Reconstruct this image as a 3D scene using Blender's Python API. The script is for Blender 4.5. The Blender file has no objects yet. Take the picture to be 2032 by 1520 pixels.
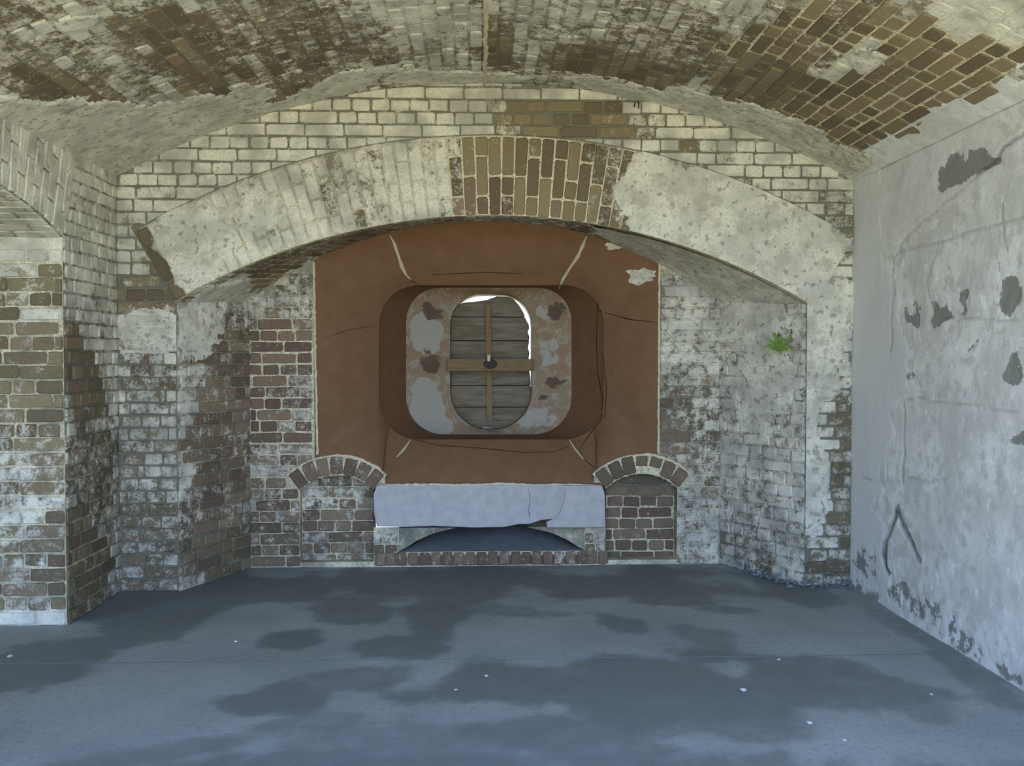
import bpy, math, random
import numpy as np
from mathutils import Matrix, Vector

random.seed(7)
RNG = np.random.default_rng(11)
S = bpy.context.scene
C = S.collection

# ------------------------------------------------------------------ camera
F = 1850.0
CX, CY = 1016.0, 760.0
YAW, PIT, CAMZ = math.atan(61 / F), math.atan(45 / F), 1.42
FW = np.array([math.sin(YAW) * math.cos(PIT), math.cos(YAW) * math.cos(PIT), -math.sin(PIT)])
RT = np.array([math.cos(YAW), -math.sin(YAW), 0.0])
UP = np.cross(RT, FW)
CAM = np.array([0.0, 0.0, CAMZ])
cd = bpy.data.cameras.new('camera')
cd.sensor_width = 36.0
cd.lens = 36.0 * F / 2032.0
cd.clip_start = 0.02
cam = bpy.data.objects.new('camera', cd)
C.objects.link(cam)
cam.matrix_world = Matrix(((RT[0], UP[0], -FW[0], CAM[0]), (RT[1], UP[1], -FW[1], CAM[1]), (RT[2], UP[2], -FW[2], CAM[2]), (0, 0, 0, 1)))
S.camera = cam

# ------------------------------------------------------------------ light, exposure
S.view_settings.view_transform = 'Standard'
S.view_settings.look = 'None'
S.view_settings.gamma = 1.0
S.view_settings.use_curve_mapping = False
S.view_settings.exposure = 2.2
S.cycles.use_denoising = True
S.cycles.max_bounces = 10
S.cycles.diffuse_bounces = 7
S.cycles.caustics_reflective = False
S.cycles.caustics_refractive = False

W = bpy.data.worlds.new('sky')
S.world = W
W.use_nodes = True
nt = W.node_tree
nt.nodes.clear()
wo = nt.nodes.new('ShaderNodeOutputWorld')
bg = nt.nodes.new('ShaderNodeBackground')
tc = nt.nodes.new('ShaderNodeTexCoord')
sx = nt.nodes.new('ShaderNodeSeparateXYZ')
cr = nt.nodes.new('ShaderNodeValToRGB')
cr.color_ramp.elements[0].position = 0.0
cr.color_ramp.elements[0].color = (0.56, 0.74, 1.0, 1)
cr.color_ramp.elements[1].position = 0.75
cr.color_ramp.elements[1].color = (0.16, 0.32, 0.90, 1)
e = cr.color_ramp.elements.new(0.22)
e.color = (0.34, 0.56, 1.0, 1)
nt.links.new(tc.outputs['Generated'], sx.inputs[0])
nt.links.new(sx.outputs['Z'], cr.inputs[0])
nt.links.new(cr.outputs[0], bg.inputs[0])
bg.inputs[1].default_value = 1.9
nt.links.new(bg.outputs[0], wo.inputs[0])

sun = bpy.data.lights.new('sun', 'SUN')
sun.energy = 6.0
sun.color = (1.0, 0.90, 0.66)
sun.angle = math.radians(0.6)
so = bpy.data.objects.new('sun', sun)
C.objects.link(so)
so.location = (-6, -14, 20)
so.rotation_euler = Vector((0.28, 0.62, -1.0)).to_track_quat('-Z', 'Y').to_euler()

YO = 0.5            # open rear of the casemate, at the camera's feet
po = bpy.data.lights.new('rear_opening_portal', 'AREA')
po.shape = 'RECTANGLE'
po.size, po.size_y = 4.6, 3.2
po.cycles.is_portal = True
pob = bpy.data.objects.new('rear_opening_portal', po)
C.objects.link(pob)
pob.location = (0.05, YO, 1.6)
pob.rotation_euler = (math.radians(90), 0, 0)   # portal faces +Y, into the room

# ------------------------------------------------------------------ dimensions
XL, XR = -2.225, 2.33
YF, YB, YJ = 5.78, 6.42, 5.05
CXV, ZS, ZC = 0.0525, 2.55, 3.13
HV = (XR - XL) / 2
RV = (HV * HV + (ZC - ZS) ** 2) / (2 * (ZC - ZS))
CZV = ZC - RV
AX, AZ0, AR, AT = 0.085, -1.522, 3.834, 0.487     # relieving arch, face plane
ASK = math.asin(1.9485 / AR)                       # half angle to the skewback
XA, XB = AX - 1.9485, AX + 1.9485
ZSP = 1.78
BX, BHW, BSP, BC = 0.04, 1.62, 1.835, 2.38         # arch where it meets the rear plane
BR = (BHW ** 2 + (BC - BSP) ** 2) / (2 * (BC - BSP))
BZ0 = BC - BR
BSK = math.asin(BHW / BR)
XBL, XBR = BX - BHW, BX + BHW
LYC, LHW, LSP, LT = 4.05, 1.0, 2.075, 0.48         # communicating arch in the left wall
LR = LHW / math.sin(math.radians(20))
LZ0 = LSP - math.sqrt(LR ** 2 - LHW ** 2)
LSK = math.radians(20)
COURSE, HEAD, STR, JO = 0.0775, 0.119, 0.2375, 0.011


def ray(px, py):
    return FW + RT * ((px - CX) / F) - UP * ((py - CY) / F)


def at(px, py, Y):
    d = ray(px, py)
    return CAM + d * (Y / d[1])


def atx(px, py, X):
    d = ray(px, py)
    return CAM + d * (X / d[0])


def atz(px, py, Z):
    d = ray(px, py)
    return CAM + d * ((Z - CAMZ) / d[2])


def proj(P):
    P = np.asarray(P, float) - CAM
    z = np.maximum(P @ FW, 0.05)
    return CX + F * (P @ RT) / z, CY - F * (P @ UP) / z


def vzt(x):
    return CZV + np.sqrt(np.maximum(RV ** 2 - (np.asarray(x) - CXV) ** 2, 0))


# ------------------------------------------------------------------ noise
def _h(i, j, k, s):
    v = np.sin(i * 127.1 + j * 311.7 + k * 74.7 + s * 19.19) * 43758.5453
    return v - np.floor(v)


def vnoise(P, s=0):
    P = np.asarray(P, float)
    I = np.floor(P)
    f = P - I
    f = f * f * (3 - 2 * f)
    i, j, k = I[..., 0], I[..., 1], I[..., 2]
    fx, fy, fz = f[..., 0], f[..., 1], f[..., 2]
    r = 0
    for a in (0, 1):
        for b in (0, 1):
            for c in (0, 1):
                w = (fx if a else 1 - fx) * (fy if b else 1 - fy) * (fz if c else 1 - fz)
                r = r + w * _h(i + a, j + b, k + c, s)
    return r


def fbm(P, sc, s=0, o=4):
    P = np.asarray(P, float) * sc
    t, a, n = 0, 0.5, 0
    for q in range(o):
        t = t + a * vnoise(P + q * 17.3, s + q)
        n += a
        a *= 0.5
        P = P * 2.03
    return t / n


# ------------------------------------------------------------------ wear maps
# how the whitewash, red brick, grime and pale mortar lie over the masonry.
# channels: w whitewash left, r redness of the bare brick, d darkening (grime, wall feet, shaded holes), m paleness of the mortar
BASE = {
    'face': (.86, .25, .0, .05), 'ring': (.80, .1, .0, .55), 'soffit': (.38, .25, .02, 1.0),
    'splayL': (.62, .45, .05, .4), 'splayR': (.66, .3, .08, .2), 'back': (.45, .6, .05, .6),
    'vault': (.57, .1, .0, .3), 'left': (.66, .2, .05, .2), 'jamb': (.28, .15, .18, .6),
    'niche': (.28, .75, .1, .6), 'leftring': (.8, .1, 0, .2),
}
BLOBS = [  # surfaces, cx, cy, rx, ry, rotation (deg), softness, channel values
    ('face', 1130, 235, 145, 38, 3, .5, dict(w=.12, r=.1, m=.2)),
    ('face', 1290, 250, 60, 30, 0, .6, dict(w=.6)),
    ('face', 1400, 300, 60, 12, 20, .6, dict(w=.4)),
    ('face', 1480, 365, 40, 20, 20, .6, dict(w=.45)),
    ('face', 1600, 420, 120, 60, 20, .8, dict(w=.62, d=.08)),
    ('face', 300, 400, 90, 60, 0, .8, dict(w=.70, d=.05)),
    ('face', 280, 580, 70, 35, 0, .25, dict(w=.05, r=.25, d=.15)),
    ('face', 310, 520, 22, 60, -25, .3, dict(w=.05, r=.05, d=.25)),
    ('face', 280, 500, 30, 50, 0, .7, dict(w=.6)),
    ('face', 290, 900, 70, 240, 0, .8, dict(w=.52, d=.16)),
    ('face', 290, 1090, 90, 110, 0, .6, dict(w=.40, d=.30)),  # darker towards the floor
    ('face', 1660, 480, 50, 70, 0, .6, dict(w=.55, d=.1)),
    ('face', 1620, 950, 90, 330, 0, .8, dict(w=.66, d=.10)),
    ('face', 1660, 850, 26, 80, 0, .4, dict(w=.35, d=.25, m=.1)),
    ('face', 1668, 960, 22, 140, 0, .5, dict(w=.40, d=.3)),
    ('face', 1620, 1130, 90, 50, 0, .6, dict(w=.40, d=.45)),
    ('ring', 1060, 370, 175, 120, 0, .4, dict(w=.10, r=.12, d=.0, m=.95)),
    ('ring', 960, 410, 70, 45, 0, .5, dict(w=.25, r=.6, m=.95)),
    ('ring', 1210, 400, 50, 90, 12, .6, dict(w=.38)),
    ('ring', 700, 400, 100, 90, 0, .8, dict(w=.66)),
    ('ring', 640, 480, 160, 22, -20, .6, dict(w=.45, m=.8)),
    ('ring', 860, 340, 50, 80, 0, .7, dict(w=.70)),
    ('ring', 390, 480, 50, 50, 0, .5, dict(w=.55, d=.08)), ('ring', 312, 540, 90, 24, 61, .3, dict(w=.02, r=.0, d=.25, m=.0)),
    ('soffit', 450, 590, 90, 30, -20, .6, dict(w=.68)),
    ('soffit', 560, 560, 70, 40, -20, .6, dict(w=.24, r=.3)),
    ('soffit', 700, 490, 140, 30, -15, .6, dict(w=.28, r=.3, m=.9)),
    ('soffit', 590, 545, 60, 16, -35, .5, dict(w=.75)),
    ('soffit', 1000, 436, 120, 10, 0, .6, dict(w=.5)),
    ('splayL', 400, 720, 60, 150, 0, .8, dict(w=.60, d=.02)),
    ('splayL', 465, 700, 50, 60, 0, .5, dict(w=.30, r=.55)),
    ('splayL', 450, 800, 60, 60, 10, .5, dict(w=.25, r=.5)),
    ('splayL', 420, 880, 60, 40, 0, .5, dict(w=.30, r=.6)),
    ('splayL', 440, 1000, 70, 90, 0, .7, dict(w=.30, r=.55, d=.12)),
    ('splayL', 440, 1100, 90, 60, 0, .6, dict(w=.18, r=.35, d=.30)),
    ('splayR', 1480, 1080, 70, 60, 0, .7, dict(w=.52, d=.3)),
    ('splayR', 1480, 900, 60, 120, 0, .8, dict(w=.66, d=.1)),
    ('back', 560, 760, 72, 160, 0, .4, dict(w=.20, r=.9, m=.85)),
    ('back', 560, 570, 72, 60, 0, .5, dict(w=.52, r=.3, m=.5)),
    ('back', 540, 960, 70, 80, 0, .6, dict(w=.38, r=.75)),
    ('back', 585, 770, 34, 70, 0, .8, dict(w=.46)),
    ('back', 540, 1070, 70, 50, 0, .6, dict(w=.30, r=.6, d=.25)),
    ('back', 680, 950, 90, 40, 0, .7, dict(w=.45, r=.7)),
    ('back', 1370, 650, 70, 110, 0, .5, dict(w=.66, r=.3, m=.2)),
    ('back', 1370, 830, 70, 70, 0, .5, dict(w=.50, r=.35, m=.2)),
    ('back', 1320, 860, 22, 60, 0, .4, dict(w=.15, r=.5, d=.15)),
    ('back', 1380, 930, 70, 50, 0, .5, dict(w=.48, r=.6)),
    ('back', 1385, 1040, 60, 80, 0, .5, dict(w=.58, r=.6, d=.1)),
    ('back', 970, 1110, 240, 30, 0, .4, dict(w=.22, r=.85, d=.2, m=.9)),
    ('niche', 1270, 1050, 80, 80, 0, .3, dict(w=.12, r=.85, d=.2, m=.7)),
    ('niche', 1270, 950, 70, 40, 0, .5, dict(w=.12, r=.4, d=.45, m=.3)),  # dark tone paints broken bricks and the shade in their holes
    ('niche', 670, 980, 80, 40, 0, .5, dict(w=.42, r=.7, d=.05)),
    ('niche', 670, 1090, 80, 40, 0, .5, dict(w=.35, r=.6, d=.25)),
    # vault: bare brown patches
    ('vault', 420, 110, 190, 75, 25, .6, dict(w=.20, r=.25, m=.2)),
    ('vault', 130, 180, 120, 40, 20, .5, dict(w=.16, r=.35, m=.2)),
    ('vault', 60, 60, 110, 50, 20, .8, dict(w=.50, m=.2)),
    ('vault', 140, 45, 70, 22, -15, .7, dict(w=.85)),
    ('vault', 560, 165, 120, 28, -20, .5, dict(w=.18, r=.2)),
    ('vault', 440, 195, 70, 22, -10, .5, dict(w=.22, r=.45)),
    ('vault', 700, 90, 120, 60, 0, .8, dict(w=.50, r=.35)),
    ('vault', 985, 80, 38, 60, 0, .3, dict(w=.12, r=.05, m=.25)),
    ('vault', 1090, 60, 80, 60, 0, .8, dict(w=.60)),
    ('vault', 1250, 130, 150, 38, 8, .5, dict(w=.14, r=.12, m=.3)),
    ('vault', 1330, 60, 110, 70, 0, .8, dict(w=.46, r=.2, m=.3)),
    ('vault', 1600, 110, 200, 120, -25, .6, dict(w=.20, r=.1, m=.85)),
    ('vault', 1560, 190, 160, 75, 15, .5, dict(w=.16, r=.1, m=.3)),
    ('vault', 1680, 240, 130, 60, 20, .4, dict(w=.08, r=.05, m=.7)),
    ('vault', 1830, 180, 260, 140, -25, .35, dict(w=.06, r=.08, m=1.0)),
    ('vault', 1715, 118, 36, 30, 0, .5, dict(w=.95)),
    ('vault', 1650, 140, 40, 24, 0, .6, dict(w=.75)),
    ('vault', 1960, 15, 190, 52, 15, .4, dict(w=.95, m=.2)),
    ('vault', 1430, 10, 90, 30, 0, .6, dict(w=.70)),
    ('vault', 820, 30, 160, 50, 0, .7, dict(w=.72)),
    ('vault', 560, 70, 170, 90, 10, .8, dict(w=.40, r=.3)),
    # left side wall and the pier
    ('left', 180, 420, 70, 170, 0, .7, dict(w=.78, d=.0)),
    ('left', 160, 760, 40, 110, -10, .4, dict(w=.12, r=.3, d=.28, m=.2)),
    ('left', 190, 960, 60, 160, 0, .5, dict(w=.42, r=.3, d=.30, m=.5)),
    ('left', 160, 1130, 60, 100, 0, .5, dict(w=.15, r=.15, d=.45, m=.6)),
    ('jamb', 70, 490, 90, 28, 0, .4, dict(w=.80, d=.0, m=.9)),
    ('jamb', 60, 530, 80, 20, 0, .5, dict(w=.55, d=.0)),
    ('jamb', 110, 720, 40, 160, 0, .5, dict(w=.15, d=.35)),
    ('jamb', 60, 625, 50, 22, 0, .6, dict(w=.62)),
    ('jamb', 25, 1000, 60, 160, 0, .7, dict(w=.50, d=.1)),
    ('jamb', 115, 1060, 30, 160, 0, .7, dict(w=.2, r=.5, d=.3)),
    ('jamb', 60, 1225, 90, 22, 0, .4, dict(w=.80, d=.12)),
]
# thick coats of whitewash / lime plaster lying over the bricks
COATS = [
    ('vault', 170, 290, 330, 90, -8, .5, 1.0), ('vault', 420, 240, 160, 55, -22, .5, 1.0),
    ('vault', 650, 175, 150, 22, -18, .5, .95), ('vault', 900, 152, 160, 14, 0, .5, .75),
    ('vault', 1250, 178, 130, 18, 12, .5, .9), ('vault', 1420, 235, 150, 34, 20, .45, 1.0),
    ('vault', 1560, 275, 150, 40, 22, .4, 1.0), ('vault', 1670, 335, 90, 40, 25, .4, 1.0),
    ('vault', 2000, 10, 150, 30, 15, .5, .9), ('vault', 20, 230, 120, 40, 0, .6, .9),
    ('vault', 1715, 118, 34, 26, 0, .5, .9), ('vault', 145, 45, 45, 14, -10, .5, .8),
    ('ring', 1480, 460, 250, 120, 24, .15, 1.0), ('ring', 1290, 370, 60, 70, 10, .3, .9),
    ('ring', 370, 490, 110, 80, -30, .3, 1.0), ('ring', 520, 420, 60, 50, -25, .5, .7),
    ('ring', 1640, 560, 80, 80, 0, .3, 1.0),
    ('soffit', 1420, 540, 250, 90, 25, .2, 1.0), ('soffit', 1230, 460, 60, 25, 20, .4, .8),
    ('soffit', 420, 600, 90, 30, -25, .5, .75), ('soffit', 585, 553, 60, 13, -35, .4, .9),
    ('face', 1620, 620, 90, 90, 0, .3, 1.0), ('face', 1610, 740, 70, 130, 0, .4, .95),
    ('face', 1605, 930, 60, 140, 0, .4, .9), ('face', 300, 660, 70, 60, 0, .6, .62),
    ('splayR', 1500, 640, 80, 50, 0, .5, .85), ('splayR', 1520, 760, 60, 120, 0, .6, .62),
    ('splayL', 400, 650, 60, 60, 0, .5, .8),
    ('ring', 312, 540, 85, 22, 61, .3, -1.0), ('face', 1660, 850, 30, 70, 0, .4, -1.0), ('face', 1668, 1000, 22, 150, 0, .4, -.9), ('face', 1550, 880, 14, 30, 0, .5, -.9),
]


def _q(bl, px, py, n):
    _, cx, cy, rx, ry, rot, soft = bl[:7]
    a = math.radians(rot)
    dx, dy = px - cx, py - cy
    x = (dx * math.cos(a) + dy * math.sin(a)) / rx
    y = (-dx * math.sin(a) + dy * math.cos(a)) / ry
    q = np.sqrt(x * x + y * y) + n
    t = np.clip((1 - q) / max(soft, .05) + .5, 0, 1)
    return t * t * (3 - 2 * t)


def wear(key, P):
    P = np.atleast_2d(P)
    px, py = proj(P)
    n = (fbm(P, 3.0, 3) - .5) * .9
    out = np.tile(np.array(BASE[key], float), (len(P), 1))
    for b in BLOBS:
        if b[0] != key:
            continue
        t = _q(b, px, py, n)
        for ch, v in b[7].items():
            i = 'wrdm'.index(ch)
            out[:, i] += (v - out[:, i]) * t
    return out


MW = {'face': .42, 'ring': .60, 'leftring': .6, 'left': .72}


def mwear(key, P):
    o = wear(key, P)
    o[:, 0] *= MW.get(key, .92)
    return o


def coat(key, P):
    P = np.atleast_2d(P)
    px, py = proj(P)
    n = (fbm(P, 5.0, 9) - .5) * 1.1 + (fbm(P, 26.0, 5) - .5) * .35
    o = np.zeros(len(P))
    for b in COATS:
        if b[0] == key:
            t = _q(b, px, py, n)
            o = np.maximum(o, t * b[7]) if b[7] > 0 else o * (1 + t * b[7])
    return o


# ------------------------------------------------------------------ materials
class NB:
    def __init__(s, name):
        s.m = bpy.data.materials.new(name)
        s.m.use_nodes = True
        s.t = s.m.node_tree
        s.b = s.t.nodes['Principled BSDF']
        s.b.inputs['Specular IOR Level'].default_value = 0.2

    def n(s, typ, **k):
        x = s.t.nodes.new(typ)
        for a, v in k.items():
            setattr(x, a, v)
        return x

    def l(s, a, b):
        s.t.links.new(a, b)

    def val(s, x, sock):
        if isinstance(x, (int, float)):
            sock.default_value = x
        elif isinstance(x, tuple):
            sock.default_value = x if len(x) == 4 else (*x, 1)
        else:
            s.l(x, sock)

    def math(s, op, a, b=0.0, clamp=False):
        x = s.n('ShaderNodeMath', operation=op, use_clamp=clamp)
        s.val(a, x.inputs[0])
        s.val(b, x.inputs[1])
        return x.outputs[0]

    def mix(s, f, a, b, mode='MIX'):
        x = s.n('ShaderNodeMix', data_type='RGBA', blend_type=mode)
        s.val(f, x.inputs[0])
        s.val(a, x.inputs[6])
        s.val(b, x.inputs[7])
        return x.outputs[2]

    def pos(s):
        return s.n('ShaderNodeNewGeometry').outputs['Position']

    def noise(s, scale, detail=4, rough=.55, vec=None, dist=0.0):
        x = s.n('ShaderNodeTexNoise')
        x.inputs['Scale'].default_value = scale
        x.inputs['Detail'].default_value = detail
        x.inputs['Roughness'].default_value = rough
        x.inputs['Distortion'].default_value = dist
        s.l(vec if vec is not None else s.pos(), x.inputs['Vector'])
        return x.outputs['Fac']

    def ramp(s, v, a, b, lo=0.0, hi=1.0):
        x = s.n('ShaderNodeMapRange', interpolation_type='SMOOTHSTEP')
        s.val(v, x.inputs[0])
        for i, q in enumerate((a, b, lo, hi)):
            x.inputs[i + 1].default_value = q
        return x.outputs[0]

    def attr(s, name):
        return s.n('ShaderNodeAttribute', attribute_name=name)

    def scalev(s, vec, sc):
        x = s.n('ShaderNodeMapping')
        x.inputs['Scale'].default_value = sc
        s.l(vec, x.inputs[0])
        return x.outputs[0]

    def bump(s, h, strength=.4, dist=.01):
        x = s.n('ShaderNodeBump')
        x.inputs['Strength'].default_value = strength
        x.inputs['Distance'].default_value = dist
        s.l(h, x.inputs['Height'])
        s.l(x.outputs[0], s.b.inputs['Normal'])

    def out(s, col, rough=.9):
        s.val(col, s.b.inputs['Base Color'])
        s.val(rough, s.b.inputs['Roughness'])
        return s.m


def sep(b, col):
    x = b.n('ShaderNodeSeparateColor')
    b.l(col, x.inputs[0])
    return x.outputs


def masonry(name, kind):
    b = NB(name)
    at_ = b.attr('paint')
    if kind == 'brick':
        oi = b.n('ShaderNodeObjectInfo')
        col = b.mix(1.0, at_.outputs['Color'], oi.outputs['Color'], 'ADD')
        rnd = b.math('FRACT', b.math('ADD', oi.outputs['Random'], b.attr('tint').outputs['Fac']))
    else:
        col = at_.outputs['Color']
        rnd = .5
    w, r, d = sep(b, col)[:3]
    n1 = b.noise(17, 7, .62)
    n2 = b.noise(70, 5, .6)
    n3 = b.noise(5.5, 4)
    k = b.math('ADD', b.math('MULTIPLY', n1, .62), b.math('MULTIPLY', n2, .38))
    k = b.math('MULTIPLY', b.math('SUBTRACT', k, .5), 2.3)
    if kind == 'brick':
        bare = b.mix(r, (.205, .158, .088), (.185, .112, .080))
        v = b.ramp(rnd, 0, 1, .66, 1.25)
        hs = b.n('ShaderNodeHueSaturation')
        b.l(bare, hs.inputs['Color'])
        b.l(v, hs.inputs['Value'])
        bare = b.mix(b.ramp(n2, .35, .75), hs.outputs[0], (.28, .23, .15))
        bare = b.mix(.72, bare, hs.outputs[0])
        off = b.math('MULTIPLY', b.math('SUBTRACT', rnd, .5), .12)
        wv = b.math('ADD', w, off)
    elif kind == 'mortar':
        pale = b.math('MULTIPLY', at_.outputs['Alpha'], 1.0)
        bare = b.mix(b.ramp(b.math('ADD', pale, b.math('MULTIPLY', b.math('SUBTRACT', n3, .5), .9)), .35, .75), (.175, .165, .120), (.80, .69, .45))
        bare = b.mix(b.ramp(n2, .3, .8), bare, (.22, .20, .15))
        wv = b.math('SUBTRACT', w, .05)
    else:
        bare = (.25, .22, .16)
        wv = b.math('ADD', b.math('MULTIPLY', w, .35), .62)
    msk = b.ramp(b.math('ADD', wv, k), .30, .68)
    wash = b.mix(b.ramp(n3, .35, .65), (.41, .38, .31) if kind != 'coat' else (.54, .51, .42), (.74, .685, .55))
    wash = b.mix(b.ramp(n2, .45, .75), wash, (.47, .445, .37))
    if kind == 'coat':
        wash = b.mix(b.math('MULTIPLY', b.ramp(b.noise(24, 3, .5), .57, .66), .75), wash, (.27, .25, .20))
        wash = b.mix(b.math('MULTIPLY', b.ramp(b.noise(9, 6, .65), .48, .62), .7), wash, (.42, .385, .30))
    colr = b.mix(msk, bare, wash)
    gr = b.math('MULTIPLY', d, b.ramp(b.math('ADD', n1, b.math('MULTIPLY', n3, .3)), .35, .8, 1.25, .5), True)
    colr = b.mix(gr, colr, (.055, .055, .034))
    b.bump(b.math('ADD', b.math('MULTIPLY', n1, .7), b.math('ADD', b.math('MULTIPLY', n2, .4), b.math('MULTIPLY', msk, .25))), .55, .012)
    return b.out(colr, .92)


M_BRICK = masonry('weathered_brick', 'brick')
M_MORTAR = masonry('lime_mortar', 'mortar')
M_COAT = masonry('whitewash_coat', 'coat')


def simple(name, c1, c2, sc, rough=.9, bump=.4, stretch=(1, 1, 1), dark=None):
    b = NB(name)
    v = b.scalev(b.pos(), stretch)
    n1 = b.noise(sc, 6, .6, v)
    n2 = b.noise(sc * 6, 4, .6, v)
    col = b.mix(b.ramp(n1, .3, .7), c1, c2)
    if dark:
        col = b.mix(b.ramp(n2, .58, .75), col, dark)
    b.bump(b.math('ADD', n1, b.math('MULTIPLY', n2, .5)), bump, .008)
    return b.out(col, rough)


M_BROWN = simple('brown_iron_mortar', (.185, .096, .047), (.215, .115, .060), 9, .85, .25, dark=(.155, .080, .040))
M_LIME = simple('pale_lime_mortar', (.66, .56, .38), (.52, .43, .28), 30)
M_DARK = simple('dark_crack', (.035, .022, .014), (.05, .032, .02), 20)
M_GRANITE = simple('pale_granite', (.38, .355, .345), (.47, .435, .41), 14, .85, .5, dark=(.35, .335, .335))
M_IRON = simple('rusty_iron', (.03, .03, .035), (.06, .045, .035), 40, .7)
M_LEAF = simple('fern_leaf', (.12, .18, .035), (.20, .27, .07), 60, .6)
M_STONE = simple('lime_chips', (.42, .41, .38), (.62, .60, .55), 60)
M_GROUND = simple('dry_parade_grass', (.34, .33, .15), (.46, .42, .24), 1.2)
M_DUST = simple('grey_dust', (.15, .155, .16), (.20, .20, .205), 12)
M_PLANK = simple('weathered_plank', (.145, .110, .070), (.240, .198, .145), 6, .85, .5, (1, 1, 8), dark=(.10, .075, .048))
M_BAR = simple('ochre_timber', (.17, .115, .055), (.235, .165, .085), 9, .85, .4, (1, 1, 6))
M_BATTEN = simple('ochre_batten', (.20, .130, .060), (.25, .175, .090), 9, .85, .4, (7, 1, 1))


def ring_material():
    b = NB('peeling_throat_plaster')
    a = sep(b, b.attr('paint').outputs['Color'])
    n1, n2, n3 = b.noise(14, 6, .62), b.noise(55, 5, .6), b.noise(5, 4)
    col = b.mix(b.ramp(n3, .35, .65), (.27, .20, .12), (.285, .180, .115))
    col = b.mix(b.ramp(n1, .46, .66), col, (.36, .31, .23))
    col = b.mix(b.ramp(b.math('ADD', n2, b.math('MULTIPLY', n1, .6)), .92, 1.05), col, (.085, .055, .038))
    col = b.mix(b.ramp(b.math('ADD', a[0], b.math('MULTIPLY', b.math('SUBTRACT', n1, .5), 1.2)), .42, .58), col, (.36, .33, .275))
    col = b.mix(b.ramp(b.math('ADD', a[2], b.math('MULTIPLY', b.math('SUBTRACT', n1, .5), 2.2)), .45, .75), col, (.12, .08, .055))
    b.bump(b.math('ADD', n1, n2), .5, .01)
    return b.out(col, .9)


M_RING = ring_material()


def floor_material():
    b = NB('damp_concrete')
    a = sep(b, b.attr('paint').outputs['Color'])
    n1, n2, n3 = b.noise(8, 7, .62), b.noise(90, 4, .7), b.noise(1.6, 5)
    dry = b.mix(b.ramp(n3, .35, .65), (.255, .280, .270), (.31, .335, .322))
    wet = b.mix(n1, (.130, .146, .138), (.165, .182, .172))
    f = b.ramp(b.math('ADD', a[0], b.math('MULTIPLY', b.math('SUBTRACT', n1, .5), .9)), .05, 1.0)
    col = b.mix(f, dry, wet)
    col = b.mix(b.ramp(n2, .52, .75), col, (.22, .225, .21))
    col = b.mix(b.math('MULTIPLY', b.ramp(b.noise(34, 6, .7), .5, .68), .45), col, (.14, .15, .145))
    b.bump(b.math('ADD', n1, n2), .3, .006)
    return b.out(col, b.math('SUBTRACT', .85, b.math('MULTIPLY', f, .15)))


M_FLOOR = floor_material()


def plaster_material():
    b = NB('old_wall_plaster')
    a = sep(b, b.attr('paint').outputs['Color'])
    n1, n2, n3 = b.noise(13, 7, .62), b.noise(60, 5, .6), b.noise(3.0, 5)
    v = b.scalev(b.pos(), (1, 5, .6))
    n4 = b.noise(4, 5, .6, v)
    old = b.mix(b.ramp(n3, .35, .65), (.60, .58, .53), (.76, .74, .69))
    old = b.mix(b.ramp(n1, .49, .62), old, (.57, .555, .51))
    old = b.mix(b.ramp(n1, .30, .42, 1, 0), old, (.84, .825, .80))
    new = b.mix(n4, (.64, .63, .60), (.72, .71, .68))
    col = b.mix(a[1], old, new)
    kk = b.math('MULTIPLY', b.math('SUBTRACT', b.math('ADD', b.math('MULTIPLY', n1, .7), b.math('MULTIPLY', n2, .3)), .5), 1.9)
    col = b.mix(b.ramp(b.math('ADD', a[0], kk), .42, .58), col, (.26, .255, .22))
    col = b.mix(b.math('MULTIPLY', a[2], b.ramp(n1, .35, .7, 1.1, .5), True), col, (.09, .085, .065))
    b.bump(b.math('ADD', n1, b.math('MULTIPLY', n2, .5)), .45, .01)
    return b.out(col, .92)


M_PLASTER = plaster_material()


# ------------------------------------------------------------------ object helpers
def link(name, me, mat=None, parent=None, smooth=False):
    if mat and not me.materials:
        me.materials.append(mat)
    if smooth:
        me.polygons.foreach_set('use_smooth', [True] * len(me.polygons))
    o = bpy.data.objects.new(name, me)
    C.objects.link(o)
    o.color = (0, 0, 0, 1)
    if parent is not None:
        o.parent = parent
    return o


def mesh(name, V, Fc, paint=None, tint=None):
    me = bpy.data.meshes.new(name)
    me.from_pydata([tuple(v) for v in V], [], [tuple(f) for f in Fc])
    if paint is not None:
        at_ = me.attributes.new('paint', 'FLOAT_COLOR', 'POINT')
        p = np.asarray(paint, np.float32)
        if p.shape[1] == 3:
            p = np.hstack([p, np.ones((len(p), 1), np.float32)])
        at_.data.foreach_set('color', p.ravel())
    if tint is not None:
        t = me.attributes.new('tint', 'FLOAT', 'POINT')
        t.data.foreach_set('value', np.asarray(tint, np.float32))
    me.update()
    return me


def tag(o, label=None, cat=None, group=None, kind=None):
    if label:
        o['label'] = label
    if cat:
        o['category'] = cat
    if group:
        o['group'] = group
    if kind:
        o['kind'] = kind
    return o


def empty(name, loc=(0, 0, 0)):
    o = bpy.data.objects.new(name, None)
    o.empty_display_size = .1
    C.objects.link(o)
    o.location = loc
    return o


def grid_mesh(name, Pf, us, vs, key=None, keep=None, flip=False):
    us, vs = np.asarray(us), np.asarray(vs)
    U, V = np.meshgrid(us, vs, indexing='ij')
    P = Pf(U.ravel(), V.ravel())
    nu, nv = len(us), len(vs)
    Fc = []
    for i in range(nu - 1):
        for j in range(nv - 1):
            if keep is not None and not keep((us[i] + us[i + 1]) / 2, (vs[j] + vs[j + 1]) / 2):
                continue
            q = (i * nv + j, (i + 1) * nv + j, (i + 1) * nv + j + 1, i * nv + j + 1)
            Fc.append(q[::-1] if flip else q)
    return mesh(name, P, Fc, mwear(key, P) if key else None)


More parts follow.
